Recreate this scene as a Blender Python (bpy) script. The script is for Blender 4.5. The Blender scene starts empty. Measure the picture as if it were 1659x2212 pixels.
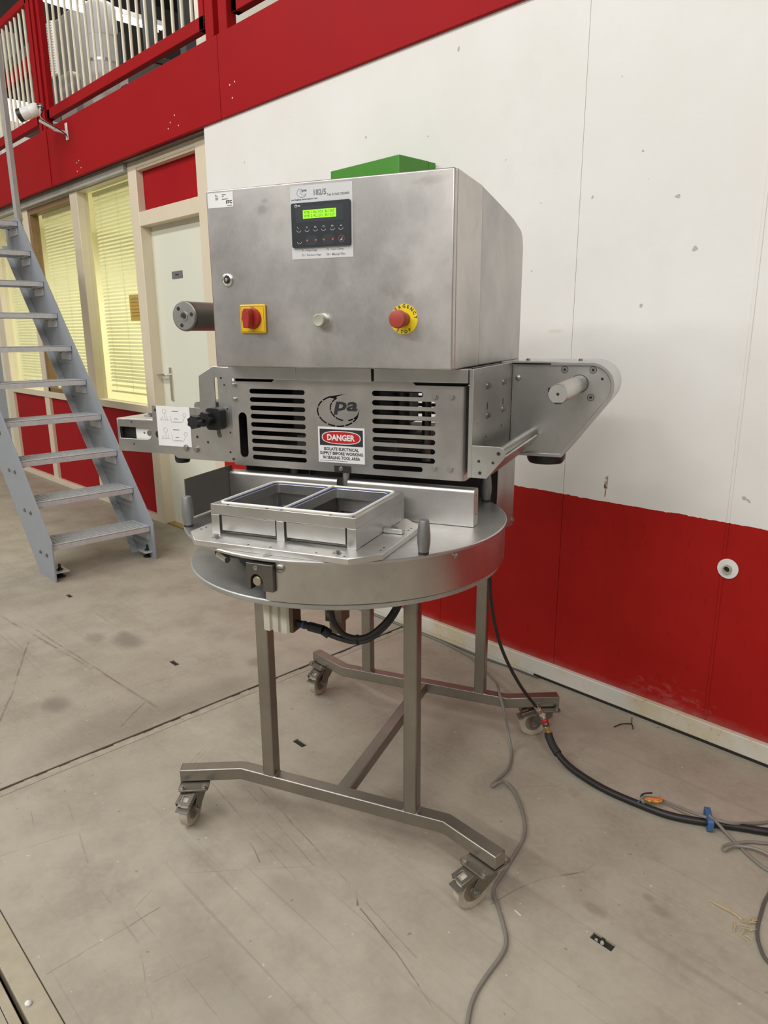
import bpy, bmesh, math, random
from mathutils import Vector, Matrix, geometry
random.seed(7)
SC = bpy.context.scene
COL = SC.collection
PI = math.pi

# ---------------------------------------------------------------- camera, light, exposure
cam_d = bpy.data.cameras.new('camera'); cam = bpy.data.objects.new('camera', cam_d); COL.objects.link(cam)
cam_d.sensor_fit = 'VERTICAL'; cam_d.sensor_height = 36.0; cam_d.sensor_width = 27.0
cam_d.lens = 36.0 * 1535.5 / 2212.0; cam_d.clip_start = 0.02; cam_d.clip_end = 200
RW = ((0.696488, 0.717541, -0.006277), (0.171738, -0.17518, -0.969442), (-0.696714, 0.674127, -0.24524))
cx_, cy_, cz_ = (Vector(r) for r in RW)
rot = Matrix((cx_, -cy_, -cz_)).transposed()
cam.matrix_world = Matrix.Translation((0, 0, 1.5)) @ rot.to_4x4()
SC.camera = cam

world = bpy.data.worlds.new('hall_ambient'); SC.world = world; world.use_nodes = True
world.node_tree.nodes['Background'].inputs[0].default_value = (1.0, 0.985, 0.96, 1)
world.node_tree.nodes['Background'].inputs[1].default_value = 0.21

def area_light(name, loc, sx, sy, power, col=(1, 0.986, 0.96), rot=(0, 0, 0)):
    l = bpy.data.lights.new(name, 'AREA'); l.shape = 'RECTANGLE'; l.size = sx; l.size_y = sy
    l.energy = power; l.color = col
    o = bpy.data.objects.new(name, l); COL.objects.link(o); o.location = loc; o.rotation_euler = rot
    return o
# rows of fluorescent battens that hang in the hall, parallel to the wall
for k, (y, z, p) in enumerate(((-1.6, 5.6, 116), (-6.0, 5.8, 170))):
    for x in (-6.5, -1.6, 3.0):
        area_light('hall_batten_light', (x, y, z), 3.6, 0.5, p, rot=(math.radians(22 if k == 0 else 38), 0, 0))
# light of the office behind the blinds and of the battens up on the mezzanine
area_light('office_ceiling_light', (-6.9, 4.2, 2.55), 2.4, 1.0, 110, (1.0, 0.97, 0.80))
area_light('mezzanine_batten_light', (-8.4, 4.2, 6.2), 3.0, 1.6, 170, (1, 0.97, 0.9))

vs = SC.view_settings
vs.view_transform = 'Standard'; vs.look = 'None'; vs.exposure = 0.0; vs.gamma = 1.0; vs.use_curve_mapping = False

# ---------------------------------------------------------------- material helpers
class S:
    """a socket with arithmetic"""
    def __init__(s, nt, so): s.nt, s.so = nt, so
    def _m(s, op, *a):
        n = s.nt.nodes.new('ShaderNodeMath'); n.operation = op
        for i, v in enumerate((s,) + a):
            if isinstance(v, S): s.nt.links.new(v.so, n.inputs[i])
            else: n.inputs[i].default_value = v
        return S(s.nt, n.outputs[0])
    def __add__(s, o): return s._m('ADD', o)
    def __sub__(s, o): return s._m('SUBTRACT', o)
    def __mul__(s, o): return s._m('MULTIPLY', o)
    def __truediv__(s, o): return s._m('DIVIDE', o)
    def abs(s): return s._m('ABSOLUTE')
    def lt(s, o): return s._m('LESS_THAN', o)
    def gt(s, o): return s._m('GREATER_THAN', o)
    def mx(s, o): return s._m('MAXIMUM', o)
    def mn(s, o): return s._m('MINIMUM', o)
    def sqrt(s): return s._m('SQRT')
    def ramp(s, a, b):   # a->0, b->1 clamped, smooth
        n = s.nt.nodes.new('ShaderNodeMapRange'); n.interpolation_type = 'SMOOTHSTEP'
        s.nt.links.new(s.so, n.inputs[0])
        lo, hi, t0, t1 = (a, b, 0, 1) if a < b else (b, a, 1, 0)
        n.inputs[1].default_value = lo; n.inputs[2].default_value = hi; n.inputs[3].default_value = t0; n.inputs[4].default_value = t1
        return S(s.nt, n.outputs[0])
class Mat:
    def __init__(s, name):
        s.m = bpy.data.materials.new(name); s.m.use_nodes = True; s.nt = s.m.node_tree
        s.b = s.nt.nodes['Principled BSDF']
        s.tc = s.nt.nodes.new('ShaderNodeTexCoord')
        s.sep = None
    def xyz(s):
        if s.sep is None:
            s.sep = s.nt.nodes.new('ShaderNodeSeparateXYZ'); s.nt.links.new(s.tc.outputs['Object'], s.sep.inputs[0])
        return [S(s.nt, s.sep.outputs[i]) for i in range(3)]
    def noise(s, scale, detail=4, rough=.55, stretch=(1, 1, 1), rotz=0, dist=0, off=(0, 0, 0)):
        mp = s.nt.nodes.new('ShaderNodeMapping'); mp.inputs['Scale'].default_value = stretch
        mp.inputs['Rotation'].default_value = (0, 0, rotz); mp.inputs['Location'].default_value = off
        s.nt.links.new(s.tc.outputs['Object'], mp.inputs[0])
        n = s.nt.nodes.new('ShaderNodeTexNoise'); n.inputs['Scale'].default_value = scale; n.inputs['Detail'].default_value = detail
        n.inputs['Roughness'].default_value = rough; n.inputs['Distortion'].default_value = dist
        s.nt.links.new(mp.outputs[0], n.inputs['Vector'])
        return S(s.nt, n.outputs[0])
    def mix(s, fac, a, b):
        n = s.nt.nodes.new('ShaderNodeMix'); n.data_type = 'RGBA'
        for so, v in ((n.inputs[0], fac), (n.inputs[6], a), (n.inputs[7], b)):
            if isinstance(v, S): s.nt.links.new(v.so, so)
            elif isinstance(v, (int, float)): so.default_value = v
            elif hasattr(v, 'links'): s.nt.links.new(v, so)
            else: so.default_value = tuple(v)[:3] + (1,)
        return n.outputs[2]
    def color(s, c):
        if hasattr(c, 'links'): s.nt.links.new(c, s.b.inputs['Base Color'])
        else: s.b.inputs['Base Color'].default_value = tuple(c)[:3] + (1,)
        return s
    def put(s, k, v):
        if isinstance(v, S): s.nt.links.new(v.so, s.b.inputs[k])
        else: s.b.inputs[k].default_value = v
        return s
    def bump(s, h, strength=.2, dist=.002):
        n = s.nt.nodes.new('ShaderNodeBump'); n.inputs['Strength'].default_value = strength; n.inputs['Distance'].default_value = dist
        s.nt.links.new(h.so, n.inputs['Height']); s.nt.links.new(n.outputs[0], s.b.inputs['Normal'])
        return s

MATS = {}
def plain(name, col, rough=.5, metal=0.0, var=.12, scale=14, bump=0.0, spec=.5):
    if name in MATS: return MATS[name]
    q = Mat(name)
    n = q.noise(scale, 4)
    q.color(q.mix(n, tuple(c * (1 - var) for c in col), tuple(min(1, c * (1 + var)) for c in col)))
    q.put('Roughness', n * .12 + (rough - .06)); q.put('Metallic', metal); q.put('Specular IOR Level', spec)
    if bump: q.bump(q.noise(scale * 12, 3), bump)
    MATS[name] = q.m; return q.m
SMUDGE = ((-.170, 1.800, .016, .014, .30), (-.160, 1.822, .010, .006, .25), (.020, 1.640, .022, .050, .16), (.150, 1.585, .06, .035, .14), (.225, 1.575, .016, .022, .22), (.190, 1.640, .05, .05, .12), (-.02, 1.855, .05, .006, .25), (.28, 1.835, .04, .010, .22), (.215, 1.480, .05, .04, .10), (-.115, 1.857, .012, .004, .4))
def steel(name, col, rough=.36, stretch=(6, 6, .5), dirt=.25, dirtcol=(.16, .13, .1), sc=9, blotch=3.2, smudge=False):
    q = Mat(name)
    br = q.noise(sc * 12, 3, stretch=stretch)
    big = q.noise(blotch, 5, .6, off=(3.1, 1.7, .4))
    c = q.mix(big.ramp(.3, .72), tuple(x * .74 for x in col), tuple(min(1, x * 1.1) for x in col))
    c = q.mix(br * .35, c, tuple(x * .7 for x in col))
    d = q.noise(11, 6, .7, off=(7, 2, 9)).ramp(.58, .80) * dirt
    c = q.mix(d, c, dirtcol)
    if smudge:
        x, y, z = q.xyz(); wob = q.noise(34, 4, .65) * 1.6 - .8
        for cx, cz, rx, rz, am in SMUDGE:
            u = (x - cx) / rx + wob; v = (z - cz) / rz + wob
            c = q.mix((u * u + v * v).sqrt().ramp(1.3, .3) * am, c, (.17, .15, .13))
    q.color(c); q.put('Metallic', 1.0); q.put('Roughness', br * .12 + big * .14 + (rough - .12))
    q.bump(br, .06, .0006)
    MATS[name] = q.m; return q.m

STEEL = steel('brushed_stainless_steel', (.59, .565, .535), .40, blotch=4.2)
STEEL_F = steel('smudged_door_steel', (.59, .565, .535), .42, blotch=4.2, smudge=True)
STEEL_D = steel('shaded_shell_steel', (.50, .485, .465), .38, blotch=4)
SKIRT = steel('bright_skirt_steel', (.60, .58, .545), .30, stretch=(.5, .5, 8), dirt=.3)
BARE = steel('turned_aluminium', (.55, .54, .51), .40, stretch=(6, 1, 6), dirt=.3, sc=5)
STEEL_P = steel('stainless_plate', (.63, .62, .59), .38, stretch=(1, 1, 5), dirt=.2)
STEEL_T = steel('stainless_tube', (.37, .343, .30), .40, dirt=.35)
ALU = steel('machined_aluminium', (.66, .655, .64), .36, stretch=(1, 1, 1), dirt=.4, sc=4)
ALU_L = steel('pale_aluminium', (.80, .785, .75), .42, stretch=(1, 1, 1), dirt=.35, sc=4)
CAST = steel('cast_grey_metal', (.31, .31, .305), .55, stretch=(1, 1, 1), dirt=.5, sc=6)
GALV = plain('galvanised_steel', (.60, .61, .62), .42, metal=.4, var=.2, scale=30)
DSTEEL = steel('dull_dark_steel', (.20, .19, .175), .45, dirt=.4)
BOLT = steel('bolt_steel', (.46, .44, .40), .40, stretch=(1, 1, 1), dirt=.5, sc=10)
BLACK = plain('black_plastic', (.012, .012, .013), .42)
RUBBER = plain('black_rubber', (.016, .016, .017), .6)
ALU_R = steel('grey_lower_disc', (.56, .565, .55), .56, stretch=(1, 1, 1), dirt=.4, sc=4)
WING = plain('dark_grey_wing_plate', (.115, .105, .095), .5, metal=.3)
POSTG = plain('grey_post_paint', (.36, .34, .32), .5)
DARK = plain('dark_parts_and_shade', (.02, .019, .018), .5)  # also colours the added dark sheets that stand for shade inside the machine
WHITE_P = plain('white_plastic', (.78, .77, .74), .45, var=.05)
LABEL_W = plain('white_print_label', (.74, .735, .72), .45, var=.05)
LABEL_S = plain('silver_grey_label', (.60, .60, .60), .4, var=.06)
INK = plain('black_ink', (.02, .02, .024), .6)
INK_G = plain('grey_ink', (.19, .19, .2), .6)
INK_B = plain('blue_ink', (.05, .07, .22), .6)
INK_W = plain('pale_print', (.62, .62, .62), .5)
INK_R = plain('orange_red_print', (.55, .10, .06), .5)
RED_P = plain('red_plastic', (.36, .028, .02), .38)
RED_S = plain('sign_red', (.46, .012, .014), .4)
ESTOP = plain('stop_button_red', (.36, .05, .03), .42)
YEL = plain('yellow_plastic', (.74, .46, .015), .4)
YEL2 = plain('yellow_disc', (.82, .62, .015), .4)
NAVY = plain('navy_keypad', (.018, .021, .027), .42)
NAVY2 = plain('grey_navy_field', (.035, .04, .048), .35)
CREAM_B = plain('cream_button', (.36, .37, .28), .35)
GASK = plain('cream_gasket', (.78, .74, .64), .6, var=.15, scale=40)
BLUE_S = plain('blue_seal', (.035, .06, .20), .5)
BLUE_H = plain('blue_rubber_grip', (.045, .12, .26), .5)
CREAMP = plain('cream_frame_paint', (.70, .61, .46), .45, var=.06, scale=5)
BROWN = plain('brown_varnished_wood', (.22, .13, .055), .45, var=.25)
DOORP = plain('pale_door_paint', (.72, .72, .60), .4, var=.03, scale=2)
GREYTRIM = plain('grey_aluminium_trim', (.36, .34, .30), .45, var=.2)
STAIR = plain('grey_blue_stringer_paint', (.275, .295, .325), .45, var=.08)
CABLE_G = plain('grey_cable', (.205, .188, .158), .5)
CABLE_D = plain('dark_grey_cable', (.10, .095, .085), .5)
HOSE = plain('black_hose', (.014, .013, .012), .45)
BRASS = plain('brass_fitting', (.62, .48, .18), .35, metal=1)
SILV = plain('nickel_fitting', (.75, .73, .68), .28, metal=1)
GREEN = plain('green_paint', (.055, .24, .018), .4, var=.06)
WHEEL = plain('grimy_caster_tyre', (.42, .37, .29), .6, var=.3, scale=30)
HUB = plain('grimy_wheel_hub', (.20, .155, .11), .6, var=.5, scale=26)
CASTER = steel('caster_steel', (.30, .275, .235), .46, stretch=(1, 1, 1), dirt=.6)
def blind_mat():
    q = Mat('cream_blind_slat'); nt = q.nt; q.color((.84, .83, .66)); q.put('Roughness', .5)
    t = nt.nodes.new('ShaderNodeBsdfTranslucent'); t.inputs[0].default_value = (.84, .82, .60, 1)
    mx = nt.nodes.new('ShaderNodeMixShader'); mx.inputs[0].default_value = .4
    nt.links.new(q.b.outputs[0], mx.inputs[1]); nt.links.new(t.outputs[0], mx.inputs[2]); nt.links.new(mx.outputs[0], nt.nodes['Material Output'].inputs[0])
    return q.m
BLIND = blind_mat()
CORDM = plain('blind_cord', (.70, .70, .50), .6)
BAR = plain('cream_railing_bar', (.74, .68, .54), .45, var=.05)
CONC_W = plain('cream_concrete', (.62, .58, .50), .8, var=.12, scale=3)
GREYPANEL = plain('grey_mezzanine_panel', (.17, .158, .145), .6, var=.1, scale=2)
LGREY = plain('light_grey_metal', (.56, .55, .53), .5, var=.08, scale=4)
CHARC = plain('charcoal_steel', (.05, .055, .06), .5)
STRAW = plain('dry_straw', (.50, .40, .20), .7, var=.3, scale=60)
DIRT = plain('dark_dirt', (.022, .019, .015), .9, var=.6, scale=60, bump=.6)
RUBBLE = plain('pale_rubble', (.36, .34, .30), .9, var=.5, scale=60)
YELNOTE = plain('orange_paper', (.72, .42, .06), .6)
DOORSIGN = plain('grey_name_plate', (.16, .16, .165), .4)
AMBER = plain('orange_wire', (.75, .16, .03), .5)

def red_paint(name, col):
    q = Mat(name)
    n = q.noise(2.2, 4); f = q.noise(160, 2)
    c = q.mix(n, tuple(x * .86 for x in col), tuple(x * 1.1 for x in col))
    sp = q.noise(40, 2, off=(1, 5, 2)).ramp(.80, .81)
    c = q.mix(sp * .7, c, (.55, .3, .26))
    q.color(c); q.put('Roughness', n * .1 + .46); q.put('Specular IOR Level', .09); q.bump(f, .12, .001)
    MATS[name] = q.m; return q.m
REDF = red_paint('red_fascia_paint', (.335, .0080, .0105))
REDPANEL = red_paint('red_panel_paint', (.35, .009, .013))

def glass_mat():
    m = bpy.data.materials.new('window_glass'); m.use_nodes = True; nt = m.node_tree
    nt.nodes.remove(nt.nodes['Principled BSDF']); out = nt.nodes['Material Output']
    t = nt.nodes.new('ShaderNodeBsdfTransparent'); t.inputs[0].default_value = (.95, .97, .94, 1)
    g = nt.nodes.new('ShaderNodeBsdfGlossy'); g.inputs['Roughness'].default_value = .02
    lw = nt.nodes.new('ShaderNodeLayerWeight'); lw.inputs[0].default_value = .5
    pw = nt.nodes.new('ShaderNodeMath'); pw.operation = 'POWER'; pw.inputs[1].default_value = 5.0
    f = nt.nodes.new('ShaderNodeMath'); f.operation = 'MULTIPLY_ADD'; f.inputs[1].default_value = .8; f.inputs[2].default_value = .04
    nt.links.new(lw.outputs['Facing'], pw.inputs[0]); nt.links.new(pw.outputs[0], f.inputs[0])
    mx = nt.nodes.new('ShaderNodeMixShader')
    nt.links.new(f.outputs[0], mx.inputs[0]); nt.links.new(t.outputs[0], mx.inputs[1]); nt.links.new(g.outputs[0], mx.inputs[2])
    nt.links.new(mx.outputs[0], out.inputs[0]); return m
GLASS = glass_mat()
def emit(name, col, st):
    q = Mat(name); q.color(col); q.b.inputs['Emission Color'].default_value = col + (1,); q.b.inputs['Emission Strength'].default_value = st
    return q.m
LCD = emit('lit_green_display', (.28, .80, .01), .62)
TUBE = emit('lit_fluorescent_tube', (1, .97, .92), 12.0)

# ---------------------------------------------------------------- mesh helpers
def FRONT(y):      # (u, v, w) -> x=u, z=v, w grows towards the viewer (-y)
    return Matrix(((1, 0, 0, 0), (0, 0, -1, y), (0, 1, 0, 0), (0, 0, 0, 1)))
def SIDE(x):       # plane facing +x: u=y, v=z, w=+x
    return Matrix(((0, 0, 1, x), (1, 0, 0, 0), (0, 1, 0, 0), (0, 0, 0, 1)))
def TOP(z):
    return Matrix.Translation((0, 0, z))
def circle(cx, cy, r, n=16, a0=0):
    return [(cx + r * math.cos(a0 + 2 * PI * i / n), cy + r * math.sin(a0 + 2 * PI * i / n)) for i in range(n)]
def slot(x0, x1, y0, y1, n=6):      # stadium shape, horizontal or vertical
    w, h = x1 - x0, y1 - y0
    if w >= h:
        r = h / 2; c = y0 + r
        return [(x0 + r + r * math.cos(PI / 2 + PI * i / n), c + r * math.sin(PI / 2 + PI * i / n)) for i in range(n + 1)] + \
               [(x1 - r + r * math.cos(-PI / 2 + PI * i / n), c + r * math.sin(-PI / 2 + PI * i / n)) for i in range(n + 1)]
    r = w / 2; c = x0 + r
    return [(c + r * math.cos(PI + PI * i / n), y0 + r + r * math.sin(PI + PI * i / n)) for i in range(n + 1)] + \
           [(c + r * math.cos(PI * i / n), y1 - r + r * math.sin(PI * i / n)) for i in range(n + 1)]
def rrect(x0, x1, y0, y1, r, n=4):
    p = []
    for cx, cy, a in ((x1 - r, y1 - r, 0), (x0 + r, y1 - r, 90), (x0 + r, y0 + r, 180), (x1 - r, y0 + r, 270)):
        for i in range(n + 1):
            t = math.radians(a + 90 * i / n); p.append((cx + r * math.cos(t), cy + r * math.sin(t)))
    return p
def arc_band(cx, cy, r0, r1, a0, a1, n=12):
    a = [math.radians(a0 + (a1 - a0) * i / n) for i in range(n + 1)]
    return [(cx + r1 * math.cos(t), cy + r1 * math.sin(t)) for t in a] + [(cx + r0 * math.cos(t), cy + r0 * math.sin(t)) for t in reversed(a)]
ID4 = Matrix.Identity(4)
TXT = {}
def text_geo(s, bold=0):
    key = (s, bold)
    if key not in TXT:
        c = bpy.data.curves.new('t', 'FONT'); c.body = s; c.resolution_u = 2; c.offset = bold
        o = bpy.data.objects.new('t', c); COL.objects.link(o)
        dg = bpy.context.evaluated_depsgraph_get(); me = o.evaluated_get(dg).to_mesh()
        v = [tuple(p.co) for p in me.vertices]; f = [tuple(p.vertices) for p in me.polygons]
        bpy.data.objects.remove(o); bpy.data.curves.remove(c)
        TXT[key] = (v, f)
    return TXT[key]
class MB:
    def __init__(s): s.v, s.f, s.mk = [], [], []
    def mark(s): s.mk.append((len(s.v), len(s.f))); return s
    def add(s, vs, fs, M=ID4):
        b = len(s.v); s.v += [tuple(M @ Vector(p)) for p in vs]; s.f += [tuple(i + b for i in f) for f in fs]; return s
    def box(s, x0, x1, y0, y1, z0, z1, M=ID4):
        return s.add([(x0, y0, z0), (x1, y0, z0), (x1, y1, z0), (x0, y1, z0), (x0, y0, z1), (x1, y0, z1), (x1, y1, z1), (x0, y1, z1)],
                     [(3, 2, 1, 0), (4, 5, 6, 7), (0, 1, 5, 4), (1, 2, 6, 5), (2, 3, 7, 6), (3, 0, 4, 7)], M)
    def prism(s, poly, t0, t1, M=ID4, holes=()):
        loops = [list(poly)] + [list(h) for h in holes]
        flat = [p for l in loops for p in l]; n = len(flat)
        if holes:
            ed = []; k = 0
            for l in loops:
                ed += [(k + i, k + (i + 1) % len(l)) for i in range(len(l))]; k += len(l)
            co, _, fa, ov, _, _ = geometry.delaunay_2d_cdt([Vector(p) for p in flat], ed, [], 0, 1e-7)
            mp = {}
            for i, o in enumerate(ov):
                if o: mp[i] = o[0]
            def inside(px, py, l):
                r = False
                for i in range(len(l)):
                    (ax, ay), (bx, by) = l[i], l[i - 1]
                    if (ay > py) != (by > py) and px < (bx - ax) * (py - ay) / (by - ay) + ax: r = not r
                return r
            tris = []
            for f in fa:
                mx_ = sum(co[i][0] for i in f) / len(f); my_ = sum(co[i][1] for i in f) / len(f)
                if inside(mx_, my_, loops[0]) and not any(inside(mx_, my_, h) for h in loops[1:]):
                    if all(i in mp for i in f):
                        for q in range(1, len(f) - 1): tris.append((mp[f[0]], mp[f[q]], mp[f[q + 1]]))
        else:
            tris = geometry.tessellate_polygon([[Vector((p[0], p[1], 0)) for p in l] for l in loops])
        vs = [(p[0], p[1], t0) for p in flat] + [(p[0], p[1], t1) for p in flat]
        fs = []
        for a, b, c in tris:
            A, B, C = flat[a], flat[b], flat[c]
            if (B[0] - A[0]) * (C[1] - A[1]) - (B[1] - A[1]) * (C[0] - A[0]) < 0: b, c = c, b
            fs += [(a + n, b + n, c + n), (c, b, a)]
        k = 0
        for li, l in enumerate(loops):
            ar = sum(l[i][0] * l[(i + 1) % len(l)][1] - l[(i + 1) % len(l)][0] * l[i][1] for i in range(len(l)))
            fl = (ar > 0) == (li == 0)
            for i in range(len(l)):
                a, b = k + i, k + (i + 1) % len(l)
                fs.append((a, b, b + n, a + n) if fl else (b, a, a + n, b + n))
            k += len(l)
        return s.add(vs, fs, M)
    def cyl(s, p0, p1, r, n=16, r1=None, caps=True):
        p0, p1 = Vector(p0), Vector(p1); d = (p1 - p0).normalized(); r1 = r if r1 is None else r1
        u = d.orthogonal().normalized(); w = d.cross(u)
        vs = []
        for p, q in ((p0, r), (p1, r1)):
            vs += [tuple(p + (u * math.cos(2 * PI * i / n) + w * math.sin(2 * PI * i / n)) * q) for i in range(n)]
        fs = [(i, (i + 1) % n, (i + 1) % n + n, i + n) for i in range(n)]
        if caps: fs += [tuple(range(n - 1, -1, -1)), tuple(range(n, 2 * n))]
        return s.add(vs, fs)
    def lathe(s, prof, p0=(0, 0, 0), axis=(0, 0, 1), n=20, closed=False):
        p0 = Vector(p0); d = Vector(axis).normalized(); u = d.orthogonal().normalized(); w = d.cross(u)
        vs = []; m = len(prof)
        for r, h in prof:
            vs += [tuple(p0 + d * h + (u * math.cos(2 * PI * i / n) + w * math.sin(2 * PI * i / n)) * r) for i in range(n)]
        fs = []
        for k in range(m if closed else m - 1):
            a, b = k * n, ((k + 1) % m) * n
            fs += [(a + i, a + (i + 1) % n, b + (i + 1) % n, b + i) for i in range(n)]
        if not closed: fs += [tuple(range(n - 1, -1, -1)), tuple(range((m - 1) * n, m * n))]
        return s.add(vs, fs)
    def tube(s, pts, r, n=8, smooth=4):
        P = [Vector(p) for p in pts]
        if smooth:
            Q = []
            for i in range(len(P) - 1):
                a, b, c, d = P[max(i - 1, 0)], P[i], P[i + 1], P[min(i + 2, len(P) - 1)]
                for k in range(smooth):
                    t = k / smooth
                    Q.append(.5 * ((2 * b) + (c - a) * t + (2 * a - 5 * b + 4 * c - d) * t * t + (3 * b - a - 3 * c + d) * t ** 3))
            P = Q + [P[-1]]
        vs, fs = [], []; u = None
        for i, p in enumerate(P):
            d = (P[min(i + 1, len(P) - 1)] - P[max(i - 1, 0)]).normalized()
            u = d.orthogonal().normalized() if u is None else (u - d * u.dot(d)).normalized()
            w = d.cross(u)
            vs += [tuple(p + (u * math.cos(2 * PI * k / n) + w * math.sin(2 * PI * k / n)) * r) for k in range(n)]
        for i in range(len(P) - 1):
            fs += [(i * n + k, i * n + (k + 1) % n, (i + 1) * n + (k + 1) % n, (i + 1) * n + k) for k in range(n)]
        fs += [tuple(range(n - 1, -1, -1)), tuple(range((len(P) - 1) * n, len(P) * n))]
        return s.add(vs, fs)
    def bar(s, p0, p1, w, h, up=(0, 0, 1)):
        p0, p1 = Vector(p0), Vector(p1); d = (p1 - p0).normalized(); sd = d.cross(Vector(up)).normalized(); u = sd.cross(d)
        vs = [tuple(p + sd * a * w / 2 + u * b * h / 2) for p in (p0, p1) for a, b in ((-1, -1), (1, -1), (1, 1), (-1, 1))]
        return s.add(vs, [(0, 1, 2, 3), (7, 6, 5, 4), (4, 5, 1, 0), (5, 6, 2, 1), (6, 7, 3, 2), (7, 4, 0, 3)])
    def hexbolt(s, p, axis, r, h, washer=True):
        p = Vector(p); a = Vector(axis).normalized()
        if washer: s.cyl(p, p + a * h * .25, r * 1.5, 12)
        s.cyl(p, p + a * h, r, 6)
        return s
    def text(s, body, x, y, M, h=None, w=None, align='l', rot=0, th=0.0004, bold=0):
        """body with its left/centre at (x, y) in the plane M; h = full glyph height, w = full width"""
        v, f = text_geo(body, bold)
        if not v: return s
        x0 = min(p[0] for p in v); x1 = max(p[0] for p in v); y0 = min(p[1] for p in v); y1 = max(p[1] for p in v)
        sy = h / (y1 - y0) if h else w / (x1 - x0)
        sx = w / (x1 - x0) if w else sy
        ox = {'l': x0, 'c': (x0 + x1) / 2, 'r': x1}[align]
        cr, sr = math.cos(rot), math.sin(rot)
        vs = []
        for p in v:
            a, b = (p[0] - ox) * sx, (p[1] - y0) * sy
            vs.append((x + a * cr - b * sr, y + a * sr + b * cr, th))
        return s.add(vs, f, M)
    def mesh(s, name, smooth=True, angle=40):
        me = bpy.data.meshes.new(name); me.from_pydata(s.v, [], s.f); me.update()
        if smooth:
            me.shade_smooth(); me.set_sharp_from_angle(angle=math.radians(angle))
        return me
    def build(s, name, mat, parent=None, bevel=0.0, smooth=True, angle=40, label=None):
        o = bpy.data.objects.new(name, s.mesh(name, smooth, angle)); COL.objects.link(o)
        o.data.materials.append(mat)
        if parent is not None: o.parent = parent
        if bevel:
            b = o.modifiers.new('bevel', 'BEVEL'); b.width = bevel; b.segments = 2; b.limit_method = 'ANGLE'; b.angle_limit = math.radians(50)
        if label: o['label'] = label
        return o
def split(m, name, mat, parent, bevel=0.0):
    """one object for each marked piece"""
    out = []; mk = m.mk + [(len(m.v), len(m.f))]
    for (a, fa), (b, fb) in zip(mk, mk[1:]):
        q = MB(); q.v = m.v[a:b]; q.f = [tuple(i - a for i in f) for f in m.f[fa:fb]]
        out.append(q.build(name, mat, parent, bevel))
    return out
def tag(o, label=None, cat=None, group=None, kind=None):
    if label: o['label'] = label
    if cat: o['category'] = cat
    if group: o['group'] = group
    if kind: o['kind'] = kind
    return o
def empty(name, loc=(0, 0, 0), rz=0):
    o = bpy.data.objects.new(name, None); COL.objects.link(o); o.location = loc; o.rotation_euler = (0, 0, rz); o.empty_display_size = .1
    return o
def box_obj(name, mat, b, parent=None, bevel=.003, label=None):
    return MB().box(*b).build(name, mat, parent, bevel=bevel, label=label)
def instance(src, parent=None, loc=None, rz=None):
    c = src.copy(); COL.objects.link(c); c.parent = parent
    if loc is not None: c.location = loc
    if rz is not None: c.rotation_euler = (0, 0, rz)
    return c

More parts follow.
